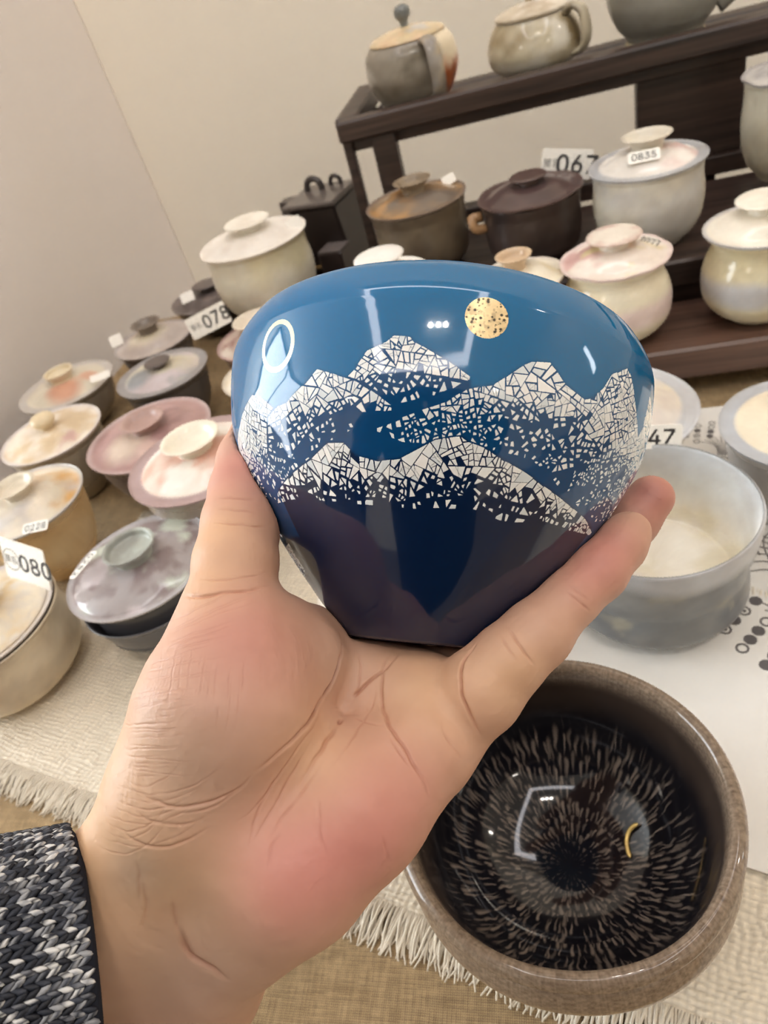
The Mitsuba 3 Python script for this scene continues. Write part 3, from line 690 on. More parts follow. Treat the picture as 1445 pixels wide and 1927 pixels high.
AX, SX_, SY_ = [np.array(a) for a in [[0.09275, -0.98189, 0.16522], [-0.99557, -0.09404, 0.0], [-0.01554, 0.16449, 0.98626]]]
PROF = np.array([[0.0, 19.66], [2.02, 21.58], [4.04, 23.47], [6.07, 25.32], [8.09, 27.14], [10.11, 28.91], [12.13, 30.64], [14.15, 32.34], [16.17, 34.02], [18.2, 35.67], [20.22, 37.28], [22.24, 38.83], [24.26, 40.32], [26.28, 41.76], [28.3, 43.17], [30.33, 44.55], [32.35, 45.9], [34.37, 47.18], [36.39, 48.41], [38.41, 49.55], [40.43, 50.62], [42.46, 51.67], [44.48, 52.73], [46.5, 53.75], [48.52, 54.69], [50.54, 55.53], [52.57, 56.21], [54.59, 56.69], [56.61, 57.03], [58.63, 57.33], [60.65, 57.61], [62.67, 57.85], [64.7, 58.05], [66.72, 58.19], [68.74, 58.27], [70.76, 58.26], [72.78, 57.94], [74.8, 57.3], [76.83, 56.42], [78.85, 55.33], [80.87, 53.99], [82.89, 51.48], [84.91, 48.03], [86.93, 44.1], [88.96, 40.01], [90.98, 35.17], [93.0, 29.73]])      # height, radius in mm along the bowl's axis
prof_r = PchipInterpolator(PROF[:, 0], PROF[:, 1])
ARC = np.r_[0, np.cumsum(np.hypot(*np.diff(PROF, axis=0).T))]


def bowl_point(u, v, lift=0.0):
    """u: angle times 55 mm, v: length along the wall in mm -> millimetres in the grip frame."""
    u, v = np.asarray(u, float), np.asarray(v, float)
    h = np.interp(v, ARC, PROF[:, 0]); r = prof_r(h); d = prof_r(h, 1); a = u / 55.0
    out = np.cos(a)[..., None] * SX_ + np.sin(a)[..., None] * SY_
    nrm = out - AX * d[..., None]; nrm /= np.linalg.norm(nrm, axis=-1, keepdims=True)
    return AX * h[..., None] + out * r[..., None] + nrm * lift


LAYERS = {"far_center": [[[-61.84, 63.19], [-63.18, 65.68], [-65.08, 67.38], [-67.72, 71.32], [-71.76, 73.11], [-73.2, 74.45], [-76.53, 74.25], [-77.45, 73.15], [-84.01, 69.87], [-89.06, 66.84]], [[-61.82, 62.85], [-66.78, 63.75], [-75.85, 64.39], [-84.4, 65.29], [-89.11, 66.41]], [[-61.69, 61.28], [-69.0, 59.27], [-75.98, 60.02], [-84.64, 62.71], [-89.13, 66.19]]], "far_left": [[[-8.52, 57.25], [-22.44, 61.23], [-29.21, 64.4], [-33.8, 66.23], [-37.51, 65.07], [-40.41, 63.03], [-42.87, 60.9], [-48.46, 55.29], [-51.3, 50.4]], [[-9.98, 52.59], [-13.75, 49.94], [-36.15, 47.97], [-51.08, 49.68]], [[-9.58, 49.87], [-8.91, 44.95], [-31.46, 39.45], [-50.51, 47.98]]], "mid_left": [[[-39.24, 59.86], [-43.1, 61.6], [-46.81, 62.15], [-53.12, 65.68], [-56.26, 68.34], [-60.01, 67.05], [-65.84, 64.89], [-68.07, 63.6], [-70.04, 62.36], [-73.71, 59.63]], [[-37.75, 56.91], [-48.94, 56.7], [-61.39, 58.69], [-69.06, 60.71], [-73.71, 59.52]], [[-34.72, 52.12], [-45.94, 48.56], [-57.36, 51.86], [-66.27, 55.67], [-73.7, 58.52]]], "right": [[[-69.39, 55.2], [-71.14, 55.78], [-76.02, 57.81], [-80.5, 59.57], [-84.46, 61.17], [-88.59, 64.28], [-93.77, 65.7], [-96.19, 67.72], [-99.45, 70.74], [-101.28, 71.89], [-105.44, 72.56], [-107.13, 71.47], [-109.81, 69.01], [-115.32, 67.0], [-117.51, 67.93], [-120.4, 70.89], [-122.48, 74.67], [-127.94, 77.98], [-130.29, 76.52], [-134.11, 71.41], [-139.81, 64.94], [-143.08, 69.02]], [[-69.37, 54.97], [-76.04, 56.69], [-84.84, 57.45], [-94.69, 60.22], [-103.61, 59.96], [-112.13, 59.32], [-121.31, 55.17], [-153.11, 55.12], [-155.85, 58.47]], [[-69.31, 53.94], [-76.1, 51.81], [-85.49, 51.61], [-96.59, 51.9], [-106.71, 51.29], [-120.47, 45.18], [-140.08, 41.47], [-158.64, 46.13], [-155.96, 52.99]]], "far_right": [[[-142.13, 65.22], [-142.12, 70.07], [-142.86, 73.69], [-143.46, 76.61]], [[-146.22, 63.09], [-149.07, 65.34], [-155.14, 70.04]], [[-156.94, 61.69], [-155.87, 64.43], [-151.44, 67.48]]], "front": [[[-32.43, 42.62], [-35.96, 43.66], [-46.13, 47.15], [-51.02, 48.94], [-56.95, 52.12], [-61.34, 51.95], [-64.07, 49.19], [-69.71, 47.92], [-75.12, 48.66], [-79.57, 51.07], [-83.16, 53.25], [-88.95, 54.45], [-90.94, 53.29], [-95.07, 52.4], [-99.28, 50.62], [-105.12, 48.97], [-112.56, 46.56], [-123.14, 43.87], [-129.34, 42.86], [-144.16, 40.59]], [[-32.04, 42.23], [-45.16, 45.16], [-54.73, 42.12], [-69.27, 42.72], [-78.92, 42.51], [-90.63, 44.67], [-100.71, 44.0], [-115.41, 42.01], [-126.04, 40.97], [-145.19, 40.28]], [[-28.1, 39.03], [-41.47, 39.13], [-58.63, 37.81], [-68.6, 37.04], [-79.13, 36.63], [-92.12, 37.92], [-104.06, 35.94], [-118.55, 37.92], [-130.28, 37.52], [-151.54, 38.98]]], "low_left": [[[-5.77, 27.99], [-19.41, 28.8], [-18.98, 26.75], [-19.21, 20.24]], [[-8.43, 26.94], [-17.57, 19.8]], [[-9.54, 26.35], [-6.06, 21.73], [-8.69, 18.35]]]}
ORDER = ['far_center', 'far_left', 'mid_left', 'far_right', 'right', 'low_left', 'front']       # back to front
def region(nm, which):
    a, b, c = LAYERS[nm]
    low = (b, c)[which]
    if which == 0:       # the closed part ends a little above the loose chips
        ra = np.array(sorted(map(tuple, a)))
        low = [(u, v + .30 * max(0.0, float(np.interp(u, ra[:, 0], ra[:, 1])) - v)) for u, v in low]
    return Polygon(list(map(tuple, a)) + list(map(tuple, low))[::-1]).buffer(0)


def below(nm):
    a = LAYERS[nm][0]
    us = [p[0] for p in a]
    return Polygon(list(map(tuple, a)) + [(a[-1][0], a[-1][1] - 60), (a[0][0], a[0][1] - 60)]).buffer(0)


rs = np.random.RandomState(12)
shards = []
for li, nm in enumerate(ORDER):
    full, tight = region(nm, 1), region(nm, 0)
    for other in ORDER[li + 1:]:
        cut = below(other)
        if other in ('mid_left', 'far_right', 'low_left') or (other == 'right' and nm in ('far_center',)):
            cut = region(other, 1).buffer(.3)
        full, tight = full.difference(cut), tight.difference(cut)
    full = shapely.union_all([full, tight])
    if full.is_empty:
        continue
    hump = {'far_center': .8, 'right': .62, 'far_right': .5, 'far_left': .7, 'mid_left': .85, 'front': 1.0, 'low_left': .3}.get(nm, 1.0)
    stack = list(getattr(full, 'geoms', [full]))
    cells = []
    while stack:
        g = stack.pop()
        if g.area < .12:
            continue
        c = g.representative_point()
        goal = hump * (2.0 + 8.5 * float(meshkit.noise(np.array([c.x * .32, c.y * .32, 3.0 + li]))) ** 1.6) * (1.0 if tight.contains(c) else .85)
        if g.area < goal * rs.uniform(.75, 1.5):
            cells.append(g); continue
        x0, y0, x1, y1 = g.bounds
        r = g.minimum_rotated_rectangle.exterior.coords
        ea, eb = np.array(r[1]) - r[0], np.array(r[2]) - r[1]
        ax = ea if np.linalg.norm(ea) > np.linalg.norm(eb) else eb
        a = math.atan2(ax[1], ax[0]) + np.pi / 2 + rs.normal(0, .34)
        d = np.array([math.cos(a), math.sin(a)])
        o = np.array([g.centroid.x, g.centroid.y]) + ax * rs.uniform(-.13, .13)
        n_ = np.array([-d[1], d[0]])
        far_ = 400.0
        half = Polygon([o - far_ * d, o + n_ * rs.uniform(-.15, .15) * math.sqrt(g.area), o + far_ * d, o + far_ * d + far_ * n_, o - far_ * d + far_ * n_])
        if not half.is_valid:
            half = half.buffer(0)
        for q in (g.intersection(half), g.difference(half)):
            stack += [w for w in getattr(q, 'geoms', [q]) if w.geom_type == 'Polygon']
    depth = max(1.0, max(Point(p).distance(tight) for q in getattr(full, 'geoms', [full]) for p in q.exterior.coords))
    for cell in cells:
        c = cell.representative_point()
        if tight.contains(c):
            edge = min(1.0, tight.boundary.distance(c) / 3.0)
            q = cell.buffer(-rs.choice([.07, .10, .13, .18, .24]), join_style=2, mitre_limit=3)
            if rs.rand() < .008:
                continue
        else:
            d = min(1.0, tight.distance(c) / depth)
            if rs.rand() < .14 + .58 * d ** .9:
                continue
            s = rs.uniform(.52, .76) - .14 * d
            q = shapely.affinity.scale(cell, s, s).buffer(-.05, join_style=2)
        for piece in getattr(q, 'geoms', [q]):
            if piece.is_empty or piece.geom_type != 'Polygon' or piece.area < .10:
                continue
            if tight.contains(c) and piece.area > 1.4 and rs.rand() < .40:      # crazed shard: broken by hairline cracks
                for _ in range(rs.randint(1, 4)):
                    a = rs.uniform(0, np.pi); m = piece.centroid
                    m = np.array([m.x, m.y]) + rs.uniform(-.35, .35, 2) * math.sqrt(piece.area)
                    ln = LineString([m - 9 * np.array([np.cos(a), np.sin(a)]), m + [rs.uniform(-.3, .3), rs.uniform(-.3, .3)], m + 9 * np.array([np.cos(a + .2), np.sin(a + .2)])]).buffer(.04)
                    piece = piece.difference(ln)
            shards += [g for g in getattr(piece, 'geoms', [piece]) if g.area > .07 and g.geom_type == 'Polygon']


def shard_mesh(g, lift=.10):
    g = Polygon(g.exterior).simplify(.05)
    xy = np.array(g.exterior.coords)[:-1]
    if Polygon(xy).exterior.is_ccw is False:
        xy = xy[::-1]
    n = len(xy)
    c = np.array([[g.representative_point().x, g.representative_point().y]])
    q = np.vstack([xy, c])
    topv, botv = bowl_point(q[:, 0], q[:, 1], lift), bowl_point(xy[:, 0], xy[:, 1], -.03)
    v = np.vstack([topv, botv])
    f = []
    for j in range(n):
        k_ = (j + 1) % n
        f += [[n, k_, j], [j, k_, n + 1 + k_], [j, n + 1 + k_, n + 1 + j]]
    m = trimesh.Trimesh(world(v), np.array(f), process=False)
    return m


shards.sort(key=lambda g: -g.area)
bk = 'blue_tea_bowl'
rest = []
tones = [lin(c) for c in ((226, 227, 224), (212, 216, 216), (233, 231, 226))]
scene['shell_a'] = pr(rgb((226, 227, 224)), .10, specular=.5)
scene['shell_b'] = pr(rgb((210, 215, 216)), .10, specular=.5)
scene['shell_c'] = pr(rgb((234, 232, 227)), .10, specular=.5)
for i, g in enumerate(shards):
    m = shard_mesh(g)
    if i < 300:
        add(bk + '__eggshell_piece', m, 'shell_' + 'abc'[i % 3])
    else:
        rest.append(m)
add(bk + '__eggshell_chips', cat(rest), 'shell_a', kind='stuff')

# the body: wall outside, rounded mouth, wall inside; the painted sky and hills are bands of its lacquer
nu, hh = 420, np.r_[np.linspace(0, 88.6, 230)]
a = np.arange(nu) * 2 * np.pi / nu
rows = [(0.0, -0.6, None), (16.0, -0.6, None), (18.8, -.3, None)] + [(float(prof_r(h)), h, h) for h in hh]
rm = float(prof_r(88.6))
rows += [(rm - .9, 89.6, None), (rm - 2.2, 90.0, None), (rm - 3.4, 89.3, None), (rm - 3.8, 88.0, None)]
rows += [(float(prof_r(h)) - 3.2, h, None) for h in np.linspace(85.5, 8, 30)] + [(0.0, 5.0, None)]
V, colr = [], []
SKY, HILL, NEAR = lin((8, 90, 134)), lin((0, 59, 102)), lin((2, 25, 56))
polys = {nm: shapely.prepared.prep(below(nm)) for nm in ('far_center', 'far_left', 'mid_left', 'right')}
front_line = np.array(sorted(LAYERS['front'][0], key=lambda t: t[0]))
hills = np.array([(u_, max([np.interp(u_, *np.array(sorted(LAYERS[nm][0])).T[:2], left=-9, right=-9) for nm in polys])) for u_ in np.linspace(-172.8, 0, 400)])
for r, h, w in rows:
    u = np.where(a > np.pi / 2, a - 2 * np.pi, a) * 55
    V.append(AX * h + r * (np.cos(a)[:, None] * SX_ + np.sin(a)[:, None] * SY_))
    if w is None:
        colr.append(np.repeat(NEAR[None] if h < 40 else SKY[None], nu, 0))
    else:
        vv_ = np.interp(h, PROF[:, 0], ARC)
        hz = np.interp(u, hills[:, 0], np.where(hills[:, 1] < 20, 58, hills[:, 1]))
        fz = np.interp(u, front_line[:, 0], front_line[:, 1], left=30, right=30)
        t1 = np.clip((hz - vv_) / 1.0 + .5, 0, 1)[:, None]; t2 = np.clip((fz - vv_) / 1.0 + .5, 0, 1)[:, None]
        c = SKY * (1 - t1) + HILL * t1
        colr.append(c * (1 - t2) + NEAR * t2)
V = np.vstack(V); nr = len(rows)
i, j = np.meshgrid(np.arange(nr - 1), np.arange(nu), indexing='ij')
kk = (j + 1) % nu
F = np.stack([i * nu + j, i * nu + kk, (i + 1) * nu + kk, (i + 1) * nu + j], -1).reshape(-1, 4)
F = np.vstack([F[:, [0, 2, 1]], F[:, [0, 3, 2]]])
add(bk + '__body', (world(V), F), 'paint_lacquer', True, np.vstack(colr), label='glossy blue lacquered wall')


def decal(key, poly, step, lift, mat, colour, label):
    """A thin raised inlay of the given outline on the bowl's wall."""
    x0, y0, x1, y1 = poly.bounds
    tri = trimesh.creation.triangulate_polygon(poly, engine='earcut')
    m = trimesh.Trimesh(np.c_[tri[0], np.zeros(len(tri[0]))], tri[1], process=False).subdivide_to_size(step)
    q = np.asarray(m.vertices)
    pts = bowl_point(q[:, 0], q[:, 1], lift)
    fs = np.asarray(m.faces)
    n = np.cross(pts[fs[:, 1]] - pts[fs[:, 0]], pts[fs[:, 2]] - pts[fs[:, 0]])
    cc = pts[fs].mean(1)
    hgt = cc @ AX
    outw = cc - hgt[:, None] * AX
    fs = np.where(((n * outw).sum(1) > 0)[:, None], fs, fs[:, ::-1])
    add(key, (world(pts), fs), mat, False, colour(q), label=label)


mu, mv = (-91.2, 79.45)
rr_ = np.random.RandomState(4)
spots = [(mu + 5.6 * math.sqrt(rr_.rand()) * math.cos(t), mv + 5.0 * math.sqrt(rr_.rand()) * math.sin(t), rr_.choice([.10, .16, .22, .3])) for t in rr_.uniform(0, 6.28, 75)]


def moon_col(q):
    c = lin((224, 198, 150)) * (.82 + .4 * meshkit.fbm(np.c_[q * .9, 0 * q[:, 0]], 3, 3)[:, None])
    dk = meshkit.fbm(np.c_[q * .8 + 5, 0 * q[:, 0]], 3, 8)
    w = (np.clip((dk - .55) / .12, 0, 1) * .45)[:, None]
    c = c * (1 - w) + lin((120, 104, 80)) * w
    for sx, sy, sr in spots:
        w = np.clip((sr - np.hypot(q[:, 0] - sx, q[:, 1] - sy)) / .1 + .5, 0, 1)[:, None]
        c = c * (1 - w) + lin((70, 62, 50)) * w
    return c


decal(bk + '__gold_moon', shapely.affinity.scale(Point(mu, mv).buffer(1, 48), 4.35, 4.45), .22, .08, 'paint_metal', moon_col, 'speckled gold leaf moon')
ru, rv = (-44.2, 75.5)
ringp = shapely.affinity.rotate(shapely.affinity.scale(Point(ru, rv).buffer(1, 48).difference(shapely.affinity.translate(Point(ru, rv).buffer(.80, 48), .0, .02)), 5.6, 6.2), 0)
decal(bk + '__gold_ring', ringp, .6, .08, 'paint_metal', lambda q: lin((222, 208, 164)) * np.ones((len(q), 3)), 'pale gold ring outline')
tag(bk, 'glossy blue bowl with white eggshell mosaic mountains and gold moon, held in a hand', 'bowl')


# ------------------------------------------------------------------ the hand
CHAINS = [
    [9, [[-158.06, 67.89, -80.0, 29], [-121.25, 83.73, -47.0, 22], [-71.34, 60.8, -22.0, 18]]],
    [9, [[-158.63, 83.65, -77.0, 26], [-119.55, 99.91, -33.0, 22], [-59.54, 82.77, -11.0, 18]]],
    [10, [[-71.34, 60.8, -22.0, 18], [-59.54, 82.77, -11.0, 18]]],
    [9, [[-65.97, 50.07, -25.0, 17], [-53.34, 28.79, -28.0, 19.5], [-44.97, 9.99, -29.0, 21], [-43.33, -1.74, -25.0, 14.8]]],
    [8, [[-43.33, -1.74, -25.0, 14.8], [-30.48, 2.08, -17.0, 12]]],
    [10, [[-48.27, 68.83, -21.0, 14.5], [-30.72, 45.71, -30.0, 18.3], [-15.84, 32.9, -27.0, 17.3], [-0.97, 22.82, -20.0, 13.5]]],
    [9, [[-65.36, 61.79, -15.0, 13], [-26.67, 9.05, -1.0, 12]]],
    [9, [[-63.3, 65.58, -13.0, 13], [-13.76, 13.61, 0.0, 12]]],
    [9, [[-60.6, 68.27, -13.0, 13], [-3.06, 17.55, -4.0, 12.5]]],
    [9, [[-57.37, 71.12, -15.0, 13], [5.03, 19.01, -11.0, 11.5]]],
    [7, [[-12.2, 10.46, -7.0, 11], [0.13, 12.2, -11.0, 11.5]]],
    [5, [[-45.09, -3.37, -25.0, 12.5], [-46.29, -13.81, -23.0, 9.6], [-45.76, -22.29, -17.0, 10.2], [-45.91, -32.04, -9.0, 10.0], [-46.22, -39.81, -1.0, 9.8], [-46.45, -49.07, 8.0, 9.6], [-46.56, -59.13, 17.0, 7.5]]],
    [6, [[-45.44, -5.84, -21.0, 12], [-35.0, -5.16, -13.0, 8], [-26.49, -1.37, -3.0, 8.5]]],
    [5, [[-26.67, 9.05, -1.0, 11], [-16.58, 3.24, 43.0, 9.5], [-5.64, -8.23, 69.0, 9], [7.17, -25.26, 87.0, 8], [18.42, -40.07, 95.0, 7]]],
    [5, [[-13.76, 13.61, 0.0, 11], [4.39, 7.8, 39.0, 9.5], [21.82, -4.31, 69.0, 9], [40.35, -23.24, 85.0, 8], [54.17, -42.12, 91.0, 7]]],
    [5, [[-3.06, 17.55, -4.0, 11], [15.45, 8.05, 15.0, 9.3], [34.35, -1.67, 28.0, 8.8], [47.01, -12.32, 29.0, 8.4], [58.04, -21.58, 27.0, 8.0], [67.22, -32.31, 25.0, 7.9], [72.39, -39.14, 24.0, 7.0]]],
    [2.5, [[5.92, 19.16, -15.0, 10.5], [14.7, 8.3, -19.0, 10.2], [21.43, 0.8, -20.0, 8.9], [28.38, -5.5, -19.0, 8.7], [36.97, -13.6, -16.0, 7.5], [44.49, -19.98, -13.0, 7.6], [51.54, -26.58, -10.0, 6.7], [54.49, -29.56, -9.0, 5.8]]]]      # (blend in mm, [(x, y, z, radius) of each joint along the bone chain])
VOX = 1.15
jj_ = np.vstack([np.array(c[1]) for c in CHAINS])
lo, hi = jj_[:, :3].min(0) - 26, jj_[:, :3].max(0) + 26
lo[0] = max(lo[0], -205); hi[1] = min(hi[1], 150)
dims = np.ceil((hi - lo) / VOX).astype(int)
gx, gy, gz = [lo[k_] + VOX * np.arange(dims[k_]) for k_ in range(3)]
GP = np.stack(np.meshgrid(gx, gy, gz, indexing='ij'), -1).astype(np.float32)
field = np.full(GP.shape[:3], 60.0, np.float32)


def bone(p, a, b, ra, rb):
    d = (b - a).astype(np.float32); L2 = float(d @ d)
    t = np.clip(((p - a.astype(np.float32)) @ d) / L2, 0, 1)
    return np.sqrt(((p - a.astype(np.float32) - t[..., None] * d) ** 2).sum(-1)) - (ra + (rb - ra) * t)


def smin(a, b, k):
    h = np.clip(k - np.abs(a - b), 0, None) / k
    return np.minimum(a, b) - h * h * k * .25


for k_, chain in CHAINS:
    C_ = np.array(chain, float)
    m0 = np.clip(((C_[:, :3].min(0) - C_[:, 3].max() - 16 - lo) / VOX).astype(int), 0, None)
    m1 = np.minimum(((C_[:, :3].max(0) + C_[:, 3].max() + 16 - lo) / VOX).astype(int) + 1, dims)
    sl = tuple(slice(a, b) for a, b in zip(m0, m1))
    sub = GP[sl]
    d_ = None
    if len(C_) == 1:
        d_ = np.sqrt(((sub - C_[0, :3].astype(np.float32)) ** 2).sum(-1)) - C_[0, 3]
    for p_, q_ in zip(C_[:-1], C_[1:]):
        e = bone(sub, p_[:3], q_[:3], p_[3], q_[3])
        d_ = e if d_ is None else smin(d_, e, 2.5)
    field[sl] = smin(field[sl], d_, k_)
# the flesh gives way where the bowl rests in it
bh = GP @ AX.astype(np.float32)
br = np.sqrt(np.clip((GP ** 2).sum(-1) - bh ** 2, 0, None))
inside_bowl = np.minimum(np.minimum(prof_r(np.clip(bh, 0, 92)) - br, bh + .9), 91 - bh).astype(np.float32)
cut = inside_bowl * .82 - .0
field = -smin(-field, -(cut), 1.2)


def surface_net(F_, org, step):
    s = F_ < 0
    idx = np.zeros(np.array(F_.shape) - 1, int)
    for a, b, c in np.ndindex(2, 2, 2):
        idx += s[a:F_.shape[0] - 1 + a, b:F_.shape[1] - 1 + b, c:F_.shape[2] - 1 + c]
    act = np.argwhere((idx > 0) & (idx < 8))
    num = np.full(idx.shape, -1); num[tuple(act.T)] = np.arange(len(act))
    tot, cnt = np.zeros((len(act), 3)), np.zeros(len(act))
    cs = list(np.ndindex(2, 2, 2))
    for p_ in cs:
        for ax_ in range(3):
            if p_[ax_]:
                continue
            q_ = list(p_); q_[ax_] = 1
            va, vb = F_[tuple((act + p_).T)], F_[tuple((act + q_).T)]
            on = (va < 0) != (vb < 0)
            t = np.where(on, va / np.where(on, va - vb, 1), 0)
            pt = np.repeat(np.array(p_, float)[None], len(act), 0); pt[:, ax_] += t
            tot[on] += pt[on]; cnt[on] += 1
    verts = org + step * (act + tot / cnt[:, None])
    quads = []
    for ax_ in range(3):
        o1, o2 = [(1, 2), (2, 0), (0, 1)][ax_]
        sh = np.array(F_.shape); n_ = [slice(1, -1)] * 3; n_[ax_] = slice(0, -1)
        a = s[tuple(n_)]
        m_ = list(n_); m_[ax_] = slice(1, None)
        b = s[tuple(m_)]
        for flip, mask in ((False, a & ~b), (True, ~a & b)):
            e = np.argwhere(mask); off = np.ones(3, int); off[ax_] = 0
            e = e + off
            d1, d2 = np.eye(3, dtype=int)[o1], np.eye(3, dtype=int)[o2]
            qd = np.stack([num[tuple((e - d).T)] for d in (d1 * 0, d1, d1 + d2, d2)], -1)
            quads.append(qd[:, ::-1] if flip else qd)
    qd = np.vstack(quads)
    qd = qd[(qd >= 0).all(1)]
    return trimesh.Trimesh(verts, np.vstack([qd[:, [0, 1, 2]], qd[:, [0, 2, 3]]]), process=False)


hand = surface_net(field, lo, VOX)
pieces = hand.split(only_watertight=False)
hand = max(pieces, key=lambda m: len(m.vertices))
trimesh.smoothing.filter_taubin(hand, lamb=.5, nu=.52, iterations=8)
hand = hand.subdivide()
trimesh.smoothing.filter_taubin(hand, lamb=.5, nu=.52, iterations=3)
if hand.volume < 0:
    hand.invert()

